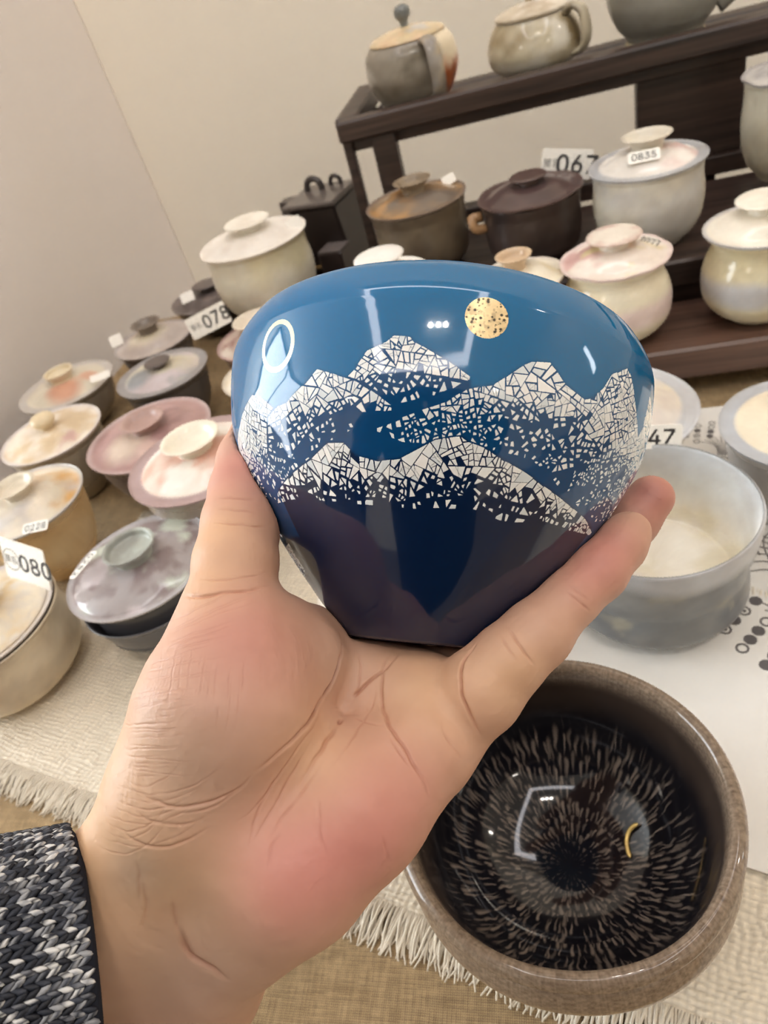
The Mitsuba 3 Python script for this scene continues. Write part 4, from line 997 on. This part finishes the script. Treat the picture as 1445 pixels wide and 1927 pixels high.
# creases of the palm and fingers (lines over the skin, in the grip frame): (depth, half width, points)
CREASES = [
    [1.15, 0.45, [[-20.22, -4.39, -12.47], [-19.54, -0.11, -21.31], [-21.62, 5.78, -26.13], [-24.63, 9.81, -36.09], [-28.5, 13.6, -42.51], [-33.07, 17.03, -45.56], [-35.88, 18.9, -46.48]]],
    [0.4, 0.35, [[-35.88, 18.9, -46.48], [-40.01, 22.67, -46.67], [-45.23, 24.44, -47.68], [-50.5, 25.06, -48.29], [-56.08, 23.86, -47.77], [-60.48, 22.35, -46.08]]],
    [0.22, 0.3, [[-23.65, 11.01, -33.96], [-27.57, 15.83, -40.92], [-31.89, 22.09, -42.42], [-36.19, 27.24, -43.59], [-40.32, 29.89, -45.18]]],
    [0.72, 0.4, [[-4.66, 0.06, -11.82], [-8.74, 3.67, -17.57], [-12.0, 6.05, -18.62], [-15.63, 9.38, -19.37], [-19.27, 13.77, -27.84], [-22.48, 16.7, -36.56], [-25.42, 20.84, -39.65], [-27.56, 24.9, -41.0]]],
    [0.22, 0.3, [[-15.86, 0.15, -13.4], [-14.93, 4.04, -17.08], [-15.64, 8.78, -19.18], [-17.78, 12.96, -20.52]]],
    [0.55, 0.38, [[-7.39, 0.56, -13.36], [-9.4, 4.46, -18.13], [-9.64, 10.53, -22.38], [-7.91, 14.01, -29.93], [-5.19, 17.06, -33.66], [-1.72, 22.23, -35.83], [1.53, 29.73, -34.76]]],
    [0.2, 0.3, [[-8.4, 14.83, -31.21], [-4.66, 19.89, -35.81], [-2.32, 22.34, -36.19]]],
    [0.75, 0.36, [[14.21, -4.84, -22.6], [10.92, -1.17, -23.42], [9.01, 2.34, -25.89], [8.91, 6.58, -27.93], [10.93, 11.94, -28.62], [13.71, 17.61, -26.24]]],
    [0.22, 0.3, [[-24.53, 13.6, -37.12], [-28.17, 20.49, -40.61], [-31.95, 26.76, -42.03], [-34.98, 31.47, -44.13], [-36.97, 34.23, -45.36]]],
    [0.18, 0.3, [[-29.69, 18.84, -42.03], [-34.08, 25.31, -42.81], [-36.6, 31.36, -44.36], [-37.13, 35.19, -45.67]]],
    [0.16, 0.3, [[-22.1, 19.02, -38.28], [-26.41, 24.88, -41.05], [-30.69, 29.76, -42.93], [-33.18, 33.35, -44.89]]],
    [0.16, 0.3, [[-9.4, 3.92, -17.65], [-11.94, 11.83, -22.27], [-17.07, 16.72, -34.68], [-20.83, 20.83, -39.68]]],
    [0.55, 0.4, [[-55.35, -15.57, -29.19], [-47.37, -16.42, -34.35], [-41.05, -17.13, -33.28], [-35.74, -17.65, -26.87]]],
    [0.18, 0.3, [[-52.27, -19.5, -29.28], [-45.53, -19.51, -31.97], [-40.02, -20.11, -29.25], [-36.61, -20.5, -23.82]]],
    [0.3, 0.3, [[-51.1, -32.47, -19.94], [-45.17, -32.25, -22.24], [-40.34, -31.58, -20.72], [-37.0, -32.15, -15.69]]],
    [0.28, 0.3, [[-50.51, -38.65, -15.84], [-45.52, -38.35, -17.5], [-41.15, -38.11, -16.25]]],
    [0.18, 0.3, [[-50.66, -35.72, -17.97], [-45.11, -35.46, -19.5], [-40.19, -34.8, -17.95]]],
    [0.3, 0.32, [[20.15, -7.79, -25.12], [21.78, -5.14, -27.81], [23.78, -2.03, -28.94], [26.38, 0.94, -28.29]]],
    [0.16, 0.3, [[18.38, -6.05, -25.91], [19.94, -3.16, -28.46], [21.86, -0.52, -29.36]]],
    [0.26, 0.32, [[34.03, -16.15, -23.41], [36.1, -14.6, -24.21], [38.41, -12.68, -24.06], [40.54, -10.99, -22.84]]],
    [0.14, 0.3, [[35.2, -17.61, -22.81], [37.48, -15.69, -23.79], [39.83, -13.88, -23.55]]],
    [0.8, 0.75, [[-53.28, 53.82, -40.18], [-52.5, 58.35, -39.31], [-50.32, 61.86, -38.85], [-46.19, 63.82, -39.22], [-42.63, 66.83, -38.66]]],
    [0.22, 0.4, [[-53.88, 46.91, -42.38], [-54.02, 51.78, -40.75], [-53.19, 56.41, -39.68]]],
    [0.3, 0.35, [[-64.22, 30.57, -44.9], [-59.75, 33.1, -46.61], [-54.57, 33.83, -47.38], [-49.65, 32.39, -47.44], [-44.94, 29.78, -46.68]]],
    [0.22, 0.3, [[-60.9, 26.05, -46.44], [-56.03, 28.14, -47.93], [-50.57, 28.85, -48.05], [-44.33, 26.95, -46.91]]],
    [0.2, 0.3, [[-51.59, 26.37, -48.26], [-46.33, 26.09, -47.64], [-41.11, 23.77, -46.65], [-36.82, 20.67, -46.15]]],
    [0.18, 0.4, [[-61.22, 36.36, -45.54], [-60.18, 41.2, -44.7], [-60.67, 47.53, -43.29]]],
    [0.18, 0.4, [[-59.27, 41.16, -44.79], [-59.28, 47.64, -43.09], [-60.36, 53.76, -42.22]]],
    [0.14, 0.3, [[4.22, 12.77, -27.88], [5.23, 16.9, -30.43], [9.02, 22.22, -29.13]]],
    [0.14, 0.3, [[-9.35, 32.79, -43.66], [-8.22, 39.23, -41.94]]],
    [0.12, 0.3, [[-22.91, 25.6, -42.09], [-22.45, 31.25, -44.63], [-20.91, 36.21, -45.85]]],
    [0.12, 0.3, [[-32.76, 38.71, -47.44], [-32.48, 35.12, -45.81], [-30.51, 32.01, -44.16]]],
    [0.12, 0.3, [[-18.45, 12.42, -20.13], [-13.09, 14.03, -27.79], [-8.16, 14.42, -30.57]]],
    [0.06002881216432216, 0.15393173155438877, [[-52.28, -13.13, -34.62], [-47.12, -15.24, -35.35], [-42.34, -16.85, -33.98]]],
    [0.07482579342041851, 0.17821581045134688, [[-58.35, -9.54, -29.84], [-52.27, -12.6, -35.08], [-47.63, -14.69, -35.67], [-43.25, -16.22, -34.72]]],
    [0.06039442633140754, 0.2020827184285978, [[-57.71, -8.14, -33.14], [-50.72, -11.69, -36.91], [-44.94, -14.11, -36.63], [-39.42, -16.1, -33.65]]],
    [0.0653292098514727, 0.18546597497587905, [[-57.01, -7.92, -34.64], [-50.21, -11.32, -37.5], [-44.41, -13.8, -36.93], [-38.92, -15.75, -33.77]]],
    [0.06375295696263213, 0.2027287680153289, [[-57.89, -7.23, -34.09], [-50.05, -10.71, -38.12], [-43.56, -13.07, -37.58], [-37.46, -14.82, -33.97]]],
    [0.05278484224203042, 0.20613520330227125, [[-55.9, -6.51, -37.94], [-50.54, -8.67, -39.75], [-45.8, -10.19, -39.88], [-41.09, -11.29, -38.85]]],
    [0.07361920555592812, 0.17616971199764575, [[-56.44, -5.56, -38.46], [-52.21, -7.55, -39.9], [-48.35, -9.1, -40.23], [-44.63, -10.2, -39.98]]],
    [0.0490364195508072, 0.1851044464443218, [[-56.1, -5.24, -39.18], [-50.45, -7.51, -40.9], [-45.5, -9.29, -40.67], [-40.52, -10.56, -39.34]]],
    [0.06925602265587022, 0.20945937869212888, [[-55.1, -6.25, -39.05], [-48.96, -8.09, -40.96], [-43.21, -9.3, -40.72]]],
    [0.07118783938048946, 0.1841464502084594, [[-54.94, -5.51, -39.99], [-48.15, -7.34, -41.88], [-41.96, -8.58, -41.19]]],
    [0.04639829847944821, 0.15380763462871375, [[-54.86, -4.95, -40.63], [-48.29, -6.95, -42.19], [-42.24, -8.29, -41.47]]],
    [0.051418473093836355, 0.15904592246716856, [[-62.04, -0.69, -35.2], [-56.76, -3.03, -40.74], [-52.65, -4.24, -42.75], [-48.91, -4.99, -43.67]]],
    [0.059581301141272344, 0.15269641460976216, [[-62.52, -0.29, -34.48], [-53.87, -4.21, -42.04], [-47.56, -6.4, -42.84], [-41.52, -7.88, -41.69]]],
    [0.05521681494592176, 0.2099105367225466, [[-62.12, 0.5, -36.72], [-53.77, -2.5, -43.52], [-47.52, -3.99, -44.75], [-41.44, -4.75, -44.14]]],
    [0.04289539425713678, 0.17447616813701944, [[-62.39, 0.88, -36.61], [-55.26, -2.31, -42.67], [-49.8, -4.08, -44.12], [-44.69, -5.29, -44.04]]],
    [0.04755322079664367, 0.2075195655845073, [[-61.5, 1.54, -39.23], [-57.09, -0.23, -42.92], [-53.41, -1.2, -44.72], [-49.9, -1.77, -45.75]]],
    [0.06075554873550908, 0.1857390143041182, [[-58.06, 0.6, -42.72], [-52.7, -0.99, -45.24], [-47.92, -1.86, -46.15]]],
    [0.052247662137237305, 0.1932186751286483, [[-55.72, 0.3, -44.44], [-49.22, -1.33, -46.25], [-43.09, -2.18, -46.12]]],
    [0.05693721870747449, 0.15068744918185314, [[-55.84, 0.79, -44.74], [-49.22, -0.76, -46.62], [-43.01, -1.6, -46.48]]],
    [0.060287221411844616, 0.15360483063766336, [[-64.17, 5.09, -37.52], [-59.17, 2.78, -43.43], [-55.41, 1.76, -45.75], [-52.04, 1.2, -47.09]]],
    [0.06327800997463595, 0.19428205735512205, [[-63.91, 5.85, -38.6], [-56.39, 2.85, -45.8], [-50.79, 1.39, -47.65], [-45.7, 0.65, -47.99]]],
    [0.04504489112733881, 0.17737872777818275, [[-65.47, 6.91, -35.51], [-56.85, 3.41, -45.75], [-51.22, 2.27, -48.03], [-45.93, 1.97, -48.79]]],
    [0.049766159011078163, 0.18573729035145217, [[-63.62, 7.27, -39.74], [-57.66, 4.65, -45.63], [-52.99, 3.49, -47.94], [-48.7, 2.79, -48.94]]],
    [0.05777032008282329, 0.19411039090071056, [[-63.51, 7.65, -40.04], [-55.97, 4.57, -46.77], [-50.27, 3.07, -48.73], [-44.9, 2.34, -49.01]]],
    [0.04249577363671768, 0.17611405923196927, [[-57.62, 6.29, -46.09], [-51.5, 4.85, -48.93], [-46.05, 3.59, -49.59]]],
    [0.06834155566229236, 0.1763058439536832, [[-59.58, 8.2, -44.84], [-54.84, 6.86, -47.93], [-50.73, 5.69, -49.36]]],
    [0.07039593087685155, 0.17706613105711336, [[-66.8, 12.23, -35.43], [-59.5, 9.34, -45.09], [-54.77, 8.21, -48.14], [-50.53, 7.11, -49.68]]],
    [0.0672710895050183, 0.20030858274169352, [[-66.67, 12.25, -35.78], [-58.75, 9.06, -45.67], [-53.52, 7.72, -48.7], [-48.85, 6.49, -49.95]]],
    [0.06725031364540221, 0.1707169682932559, [[-65.87, 12.38, -37.66], [-57.55, 9.76, -46.61], [-51.54, 8.66, -49.52], [-46.25, 7.84, -50.45]]],
    [0.04885417122667414, 0.17501434175240937, [[-65.57, 12.94, -38.48], [-57.54, 10.29, -46.67], [-51.78, 9.1, -49.46], [-46.46, 8.15, -50.47]]],
    [0.03518647178332583, 0.20659607015514653, [[-64.99, 13.7, -39.74], [-56.96, 11.25, -47.09], [-50.94, 10.09, -49.75], [-45.37, 9.08, -50.57]]],
    [0.07209508857645354, 0.16332544417633926, [[-63.74, 14.46, -41.62], [-58.19, 13.35, -46.36], [-53.61, 12.67, -48.75], [-49.24, 12.13, -50.05]]],
    [0.04656167344566019, 0.17046412284211998, [[-64.93, 15.5, -40.53], [-58.32, 13.92, -46.28], [-53.0, 12.92, -48.96], [-48.12, 12.18, -50.24]]],
    [0.06740767516032872, 0.15270460860512158, [[-66.05, 16.12, -39.35], [-59.61, 14.33, -45.41], [-54.36, 13.21, -48.42], [-49.59, 12.37, -49.97]]],
    [0.07098699344095191, 0.1846172042411671, [[-64.71, 17.01, -41.44], [-57.62, 15.85, -46.74], [-51.76, 15.34, -49.14], [-46.37, 15.15, -49.99]]],
    [0.06151584417219312, 0.18149784812494948, [[-64.73, 16.92, -41.38], [-60.43, 16.02, -44.97], [-56.56, 15.22, -47.3], [-53.04, 14.36, -48.85]]],
    [0.045098993769881246, 0.20169988298758001, [[-64.16, 17.84, -42.32], [-58.55, 16.9, -46.25], [-53.7, 16.23, -48.46], [-49.03, 15.58, -49.68]]],
    [0.056385481622111086, 0.19900865083301536, [[-64.33, 18.68, -42.49], [-59.61, 17.85, -45.73], [-55.56, 17.26, -47.69], [-51.58, 16.56, -49.03]]],
    [0.06793995050214323, 0.15045028320886253, [[-64.25, 19.05, -42.7], [-57.72, 18.46, -46.78], [-52.23, 18.32, -48.66], [-46.98, 18.29, -49.32]]],
    [0.04574344444813999, 0.18163597070560097, [[-63.88, 20.15, -43.4], [-60.56, 19.8, -45.53], [-57.43, 19.38, -46.97], [-54.48, 18.88, -48.01]]],
    [0.030054259491791375, 0.18, [[-58.32, -4.24, -37.62], [-56.89, 2.54, -45.28], [-57.39, 10.37, -46.77]]],
    [0.032052500653895644, 0.18, [[-58.09, -6.16, -35.38], [-56.73, -2.18, -41.56], [-56.17, 2.05, -45.45]]],
    [0.045063600202647935, 0.18, [[-53.45, -2.82, -43.45], [-53.02, 1.29, -46.73], [-53.14, 5.61, -48.52]]],
    [0.04940740839905352, 0.18, [[-53.59, -5.87, -40.69], [-52.99, -0.58, -45.39], [-52.85, 4.67, -48.4]]],
    [0.03986328909442566, 0.18, [[-51.76, -5.77, -41.91], [-51.36, -1.2, -45.66], [-51.16, 3.42, -48.62]]],
    [0.04140714186324761, 0.18, [[-50.59, -4.79, -43.26], [-50.18, 2.1, -48.28], [-50.59, 9.42, -49.83]]],
    [0.04813304602733355, 0.18, [[-49.78, -6.97, -41.7], [-49.37, -1.51, -46.08], [-49.27, 3.8, -49.21]]],
    [0.048687795300752734, 0.18, [[-47.57, -5.91, -43.25], [-47.24, 1.33, -48.33], [-47.65, 8.92, -50.4]]],
    [0.051086419816676214, 0.18, [[-46.66, -6.04, -43.3], [-46.36, 0.0, -47.55], [-46.54, 6.0, -50.16]]],
    [0.0373524988931378, 0.18, [[-45.04, -4.13, -44.89], [-44.9, 1.59, -48.57], [-45.18, 7.62, -50.47]]],
    [0.04274665636370501, 0.18, [[-43.72, -4.12, -44.87], [-43.64, 0.01, -47.53], [-43.65, 4.08, -49.74]]],
    [0.04122707090574758, 0.18, [[-42.47, -3.04, -45.5], [-42.45, 4.81, -49.83], [-43.42, 13.46, -50.24]]],
    [0.043924296429132384, 0.18, [[-40.94, -3.57, -44.87], [-40.93, 1.42, -47.95], [-41.13, 6.49, -49.97]]],
    [0.05662030500103076, 0.18, [[-40.39, -3.35, -44.89], [-40.4, 3.35, -48.89], [-41.07, 10.36, -50.23]]],
    [0.04691531863778188, 0.18, [[-38.82, -4.13, -43.86], [-38.83, 2.89, -48.17], [-39.44, 10.26, -49.88]]],
    [0.034305550806813745, 0.18, [[-38.25, -4.58, -43.32], [-38.3, -0.7, -45.88], [-38.39, 3.21, -48.19]]],
    [0.06642592131720867, 0.22, [[-64.27, 20.65, -43.25], [-59.36, 21.65, -46.46], [-55.09, 20.26, -47.82], [-49.52, 13.92, -49.83]]],
    [0.07254075234652499, 0.22, [[-65.91, 22.51, -42.48], [-57.3, 22.83, -47.37], [-50.2, 21.49, -48.56], [-41.03, 15.54, -49.49]]],
    [0.0684898430241847, 0.22, [[-66.66, 24.17, -42.29], [-58.09, 24.38, -47.3], [-51.12, 23.07, -48.39], [-42.15, 17.12, -49.27]]],
    [0.11853273659009073, 0.22, [[-65.97, 25.38, -43.2], [-58.28, 25.88, -47.38], [-52.01, 24.62, -48.31], [-43.82, 18.71, -49.05]]],
    [0.1159123074726385, 0.22, [[-66.3, 26.94, -43.21], [-59.1, 27.47, -47.22], [-53.11, 26.16, -48.24], [-45.51, 20.33, -48.76]]],
    [0.09579280202858508, 0.22, [[-68.74, 29.33, -41.3], [-60.09, 29.15, -46.88], [-53.34, 27.7, -48.2], [-44.89, 22.06, -48.21]]],
    [0.11242754449690835, 0.22, [[-68.28, 30.65, -41.9], [-62.72, 31.22, -45.66], [-58.14, 29.54, -47.48], [-52.56, 23.54, -48.29]]],
    [0.08269728072628069, 0.22, [[-68.71, 32.35, -41.65], [-63.46, 33.0, -45.15], [-58.91, 31.23, -47.12], [-53.44, 25.09, -48.22]]],
    [0.07694882437500714, 0.22, [[-69.95, 34.31, -40.82], [-61.31, 34.19, -45.91], [-54.15, 32.48, -47.7], [-45.45, 27.02, -47.25]]],
    [0.10311866863822888, 0.22, [[-71.28, 36.26, -40.06], [-65.11, 36.65, -44.0], [-59.73, 34.66, -46.33], [-53.13, 28.13, -48.2]]]]


def refine(v, f, near):
    """Splits the edges of the chosen faces; neighbours are cut to match, so that no gap opens."""
    e = np.sort(f[:, [[0, 1], [1, 2], [2, 0]]].reshape(-1, 2), 1)
    ue, inv = np.unique(e[:, 0].astype(np.int64) * len(v) + e[:, 1], return_inverse=True)
    inv = inv.reshape(-1, 3)
    mark = np.zeros(len(ue), bool); mark[inv[near].ravel()] = True
    mid = np.full(len(ue), -1); mid[mark] = len(v) + np.arange(mark.sum())
    a, b = ue[mark] // len(v), ue[mark] % len(v)
    v2 = np.vstack([v, (v[a] + v[b]) / 2])
    m, out = mark[inv], []
    out.append(f[m.sum(1) == 0])
    for r in range(3):
        o = [(r + k_) % 3 for k_ in range(3)]
        F3, I3, M3 = f[:, o], inv[:, o], m[:, o]
        one = M3[:, 0] & ~M3[:, 1] & ~M3[:, 2]
        p_, x_ = F3[one], mid[I3[one, 0]]
        out += [np.c_[p_[:, 0], x_, p_[:, 2]], np.c_[x_, p_[:, 1], p_[:, 2]]]
        two = M3[:, 0] & M3[:, 1] & ~M3[:, 2]
        p_, x_, y_ = F3[two], mid[I3[two, 0]], mid[I3[two, 1]]
        out += [np.c_[x_, p_[:, 1], y_], np.c_[p_[:, 0], x_, y_], np.c_[p_[:, 0], y_, p_[:, 2]]]
    al = m.all(1)
    p_, x_, y_, z_ = f[al], *mid[inv[al]].T
    out += [np.c_[p_[:, 0], x_, z_], np.c_[x_, p_[:, 1], y_], np.c_[y_, p_[:, 2], z_], np.c_[x_, y_, z_]]
    return v2, np.vstack(out)


hv, hf = np.array(hand.vertices), np.array(hand.faces)
lines = []
for dep, wid, pts in CREASES:
    line = spline(np.array(pts), 160)
    line = line + .5 * (np.stack([meshkit.noise(line * .4, s_) for s_ in (3, 4, 5)], -1) - .5)
    lines.append(line)
for reach in (1.6, 1.0):
    tree = cKDTree(np.vstack(lines))
    dist, _ = tree.query(hv[hf].mean(1), distance_upper_bound=reach)
    hv, hf = refine(hv, hf, np.isfinite(dist))
hand = trimesh.Trimesh(hv, hf, process=False)
hn = np.array(hand.vertex_normals)
# large soft forms: tendons at the wrist, folds between the mounds of the palm
disp = .9 * (meshkit.fbm(hv * .05, 3, 4) - .5) + .35 * (meshkit.fbm(hv * .16, 3, 6) - .5)
crease_tone = np.zeros(len(hv))
for (dep, wid, pts), line in zip(CREASES, lines):
    dist, at_ = cKDTree(line).query(hv, distance_upper_bound=wid * 9)
    ok = np.isfinite(dist)
    fade = np.zeros(len(hv)); x_ = at_[ok] / 159.0
    fade[ok] = np.clip(np.minimum(x_, 1 - x_) / .3, 0, 1)
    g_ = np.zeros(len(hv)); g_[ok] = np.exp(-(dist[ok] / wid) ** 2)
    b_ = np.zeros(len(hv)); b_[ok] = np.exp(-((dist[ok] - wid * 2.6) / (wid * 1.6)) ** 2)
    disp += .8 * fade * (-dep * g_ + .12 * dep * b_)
    crease_tone = np.maximum(crease_tone, fade * np.exp(-(np.where(np.isfinite(dist), dist, 9) / (wid * 1.25)) ** 2) * min(1.0, .25 + dep / .9))
hv2 = hv + hn * disp[:, None]
BASE, RED, PALE, BLUE = lin((182, 142, 121)), lin((178, 102, 99)), lin((196, 157, 120)), lin((142, 128, 116))
hc = np.repeat(BASE[None], len(hv), 0)
for (px_, py_, pz_, rad_, amt, which) in [[-18.18, 35.29, -45.45, 14, 0.42, "r"], [-33.26, 39.65, -47.72, 12, 0.45, "r"], [-26.78, 38.75, -47.36, 12, 0.25, "r"], [-4.74, 24.63, -38.77, 14, 0.34, "r"], [-12.68, 31.29, -44.53, 14, 0.3, "r"], [-36.32, -3.93, -42.87, 16, 0.34, "r"], [-41.46, -10.18, -39.83, 10, 0.25, "r"], [40.67, -20.05, -21.51, 8, 0.42, "r"], [46.52, -25.05, -19.27, 7, 0.35, "r"], [-46.92, -47.99, -7.44, 10, 0.5, "r"], [70.84, -40.28, 17.37, 12, 0.6, "r"], [47.44, -28.85, -16.4, 9, 0.3, "r"], [-44.83, -38.08, -17.66, 9, 0.25, "r"], [-61.99, 13.89, -43.35, 14, 0.5, "p"], [-75.42, 41.09, -38.15, 22, 0.8, "p"], [-68.04, 32.32, -42.22, 16, 0.6, "p"], [-50.12, -30.35, -22.93, 10, 0.6, "p"], [0.75, 7.63, -23.73, 14, 0.6, "p"], [-24.41, 17.85, -38.32, 12, 0.5, "p"], [20.02, 2.54, -29.38, 10, 0.5, "p"], [-52.09, 45.59, -42.72, 16, 0.4, "p"], [-50.45, -18.51, -31.56, 9, 0.5, "p"], [-61.27, 40.05, -44.78, 7, 0.45, "b"], [-48.92, 7.42, -50.07, 16, 0.25, "b"], [-51.56, 23.08, -48.37, 14, 0.25, "b"], [-19.62, 1.64, -22.13, 10, 0.2, "b"], [-54.5, 64.13, -38.37, 22, 0.35, "b"]]:
    w = (amt * np.exp(-(((hv - [px_, py_, pz_]) ** 2).sum(1)) / rad_ ** 2))[:, None]
    tgt = {'r': RED, 'p': PALE, 'b': BLUE}[which]
    hc = hc * (1 - w) + tgt * w
mott = meshkit.fbm(hv * .22, 4, 11)[:, None] - .5
hc = hc * (1 + .10 * mott * np.array([.5, 1.1, 1.0]))
hc = hc * (1 - crease_tone[:, None] * np.array([.22, .36, .40]))  # skin in the creases is naturally redder and darker


def skin_relief(p, n, uv):
    a = fbm(p.x * 900.0, p.y * 900.0, p.z * 900.0, 2)
    q = p.x * .76 - p.y * .25 + p.z * .6
    r = p.x * .3 + p.y * .6 - p.z * .75
    w = noise(p.x * 160.0, p.y * 160.0, p.z * 160.0)
    l1 = dr.abs(dr.sin(q * 2600.0 + w * 9.0)); l2 = dr.abs(dr.sin(r * 2400.0 - w * 8.0))
    return .5 * a + .25 * dr.minimum(l1, 1.0) ** .5 + .25 * dr.minimum(l2, 1.0) ** .5


scene['skin'] = {'type': 'twosided', 'b': {'type': 'bumpmap', 'scale': .00016, 't': proc(skin_relief, 1e-4),
                 'bsdf': {'type': 'principled', 'base_color': VC, 'roughness': .48, 'specular': .4, 'sheen': .25, 'sheen_tint': .6}}}
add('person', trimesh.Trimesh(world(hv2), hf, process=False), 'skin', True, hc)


# ------------------------------------------------------------------ knitted sleeve
SA, SD, SR = np.array([-77.94, 71.33, -30.0]), np.array([0.86, -0.06, 0.5]), 32.5
SD = SD / np.linalg.norm(SD)
su = np.cross(SD, [0, 0, 1.0]); su /= np.linalg.norm(su); sw_ = np.cross(SD, su)


def sleeve_point(t, a, r):
    """t mm back from the cuff, angle a, radius offset r."""
    t, a = np.asarray(t, float), np.asarray(a, float)
    rad = (SR + .05 * t + r) * (1 + .03 * np.sin(2 * a + 1) + .02 * np.sin(3 * a + t * .06))
    return SA - SD * t[..., None] + (np.cos(a) * rad)[..., None] * su + (np.sin(a) * rad * .9)[..., None] * sw_


tt2 = np.r_[3, 0.5, -.6, 0.5, 3, np.linspace(8, 95, 24)]
ro = np.r_[-3.6, -3.2, -1.4, 0.2, .0, np.zeros(24)]
aa = np.linspace(0, 2 * np.pi, 97)[:-1]
tt2 = np.r_[np.linspace(60, 8, 8), tt2]; ro = np.r_[np.full(8, -3.6), ro]
Vs = np.stack([sleeve_point(np.full(96, t), aa, np.full(96, r)) for t, r in zip(tt2, ro)]).reshape(-1, 3)
i, j = np.meshgrid(np.arange(len(tt2) - 1), np.arange(96), indexing='ij'); kk = (j + 1) % 96
Fs = np.stack([i * 96 + j, i * 96 + kk, (i + 1) * 96 + kk, (i + 1) * 96 + j], -1).reshape(-1, 4)
scene['knit_dark'] = pr(rgb((34, 36, 44)), .9, specular=.1)
add('person__sleeve', (world(Vs), Fs), 'knit_dark', True, label='grey and white marled knit sleeve')
rk = np.random.RandomState(9)
_a = np.arange(6) * np.pi / 3
lv = np.vstack([[[-1, 0, 0]]] + [np.c_[np.full(6, x_), r_ * np.cos(_a), r_ * np.sin(_a)] for x_, r_ in ((-.6, .75), (.1, 1.0), (.7, .7))] + [[[1, 0, 0]]])
lf = [[0, 1 + (q + 1) % 6, 1 + q] for q in range(6)] + [[19, 13 + q, 13 + (q + 1) % 6] for q in range(6)]
for b_ in (1, 7):
    for q in range(6):
        n1 = (q + 1) % 6
        lf += [[b_ + q, b_ + n1, b_ + 6 + n1], [b_ + q, b_ + 6 + n1, b_ + 6 + q]]
lf = np.array(lf)
nc, rowh = 84, 1.95
mv_, mc_, mf_ = [], [], []
count = 0
marl = [lin(c) for c in ((22, 24, 32), (32, 36, 46), (54, 58, 68), (140, 142, 146), (196, 196, 195), (104, 106, 112))]
for row in range(44):
    rowtone = .45 + .5 * rk.rand()
    for c in range(nc):
        for sgn in (-1, 1):
            t, a0 = 2.0 + row * rowh, (c + .5) * 2 * np.pi / nc
            w = 2 * np.pi * (SR + .05 * t) / nc
            da = sgn * .25 * w / (SR + .05 * t)
            jt = rk.uniform(-.3, .3)
            p0 = sleeve_point(np.array(t + 1.25 + jt), np.array(a0 + da * 1.85), np.array(.35))
            p1 = sleeve_point(np.array(t - 1.3 + jt), np.array(a0 + da * .25), np.array(.85))
            mid, ax = (p0 + p1) / 2, (p1 - p0) / 2
            L_ = np.linalg.norm(ax); ax = ax / L_
            nrm = mid - (SA - SD * ((SA - mid) @ SD)); nrm -= ax * (nrm @ ax); nrm /= np.linalg.norm(nrm)
            bi = np.cross(ax, nrm)
            q = mid + lv[:, :1] * ax * L_ * 1.25 + lv[:, 1:2] * bi * .72 + lv[:, 2:] * nrm * .7
            mv_.append(q); mf_.append(lf + count); count += len(lv)
            col = marl[rk.choice(6, p=[.26, .2, .16, .14, .12, .12])] * rk.uniform(.8, 1.1)
            col2 = marl[rk.choice(6, p=[.3, .25, .15, .1, .1, .1])]
            s = (np.sin(lv[:, 0] * 4 + lv[:, 1] * 2.5 + rk.rand() * 6) > .2)[:, None]
            mc_.append(np.where(s, col, col2))
add('person__sleeve__knit_stitches', (world(np.vstack(mv_)), np.vstack(mf_)), 'paint_matte', True, np.vstack(mc_), kind='stuff')
tag('person', 'left hand holding up the blue bowl, wrist in a grey marled knit sleeve', 'person')
labels['person__sleeve'] = {'label': 'grey and white marled knit sleeve'}

# the rest of the person: the dark jumper of the one who holds the bowl, unseen at the near side of the table, added for shading and reflections
def limb(points):
    """The hulls of neighbouring balls, joined: a smooth padded form."""
    import manifold3d as m3
    ms = []
    for (a, ra), (b, rb) in zip(points[:-1], points[1:]):
        balls = []
        for c_, r_ in ((a, ra), (b, rb)):
            s_ = trimesh.creation.icosphere(subdivisions=3)
            balls.append(np.asarray(s_.vertices) * r_ + c_)
        ms.append(m3.Manifold.hull_points(np.vstack(balls)))
    out = ms[0]
    for q in ms[1:]:
        out = out + q
    return out


cuff_back = world(SA - SD * 92)
body = limb([((-.10, -.46, -.02), .13), ((-.12, -.47, .25), .125), ((-.15, -.48, .50), .13)]) + limb([((.08, -.46, -.02), .13), ((.10, -.47, .25), .125), ((.13, -.48, .50), .13)])
body = body + limb([((-.12, -.47, .25), .125), ((.10, -.47, .25), .125)]) + limb([((-.10, -.46, -.02), .13), ((.08, -.46, -.02), .13)]) + limb([((-.20, -.48, .56), .075), ((0, -.50, .62), .085), ((.20, -.48, .56), .075)])
body = body + limb([((-.22, -.47, .55), .07), ((-.33, -.30, .30), .058), (tuple(cuff_back), .041)]) + limb([((.22, -.47, .55), .07), ((.31, -.36, .26), .055), ((.13, -.16, .25), .042)])
bm = body.refine_to_length(.03).to_mesh()
bm = trimesh.Trimesh(bm.vert_properties[:, :3], bm.tri_verts, process=False)
trimesh.smoothing.filter_taubin(bm, iterations=6)
add('person__jumper', bm, 'knit_dark', True, label='dark jumper of the person holding the bowl, unseen and added for shading')
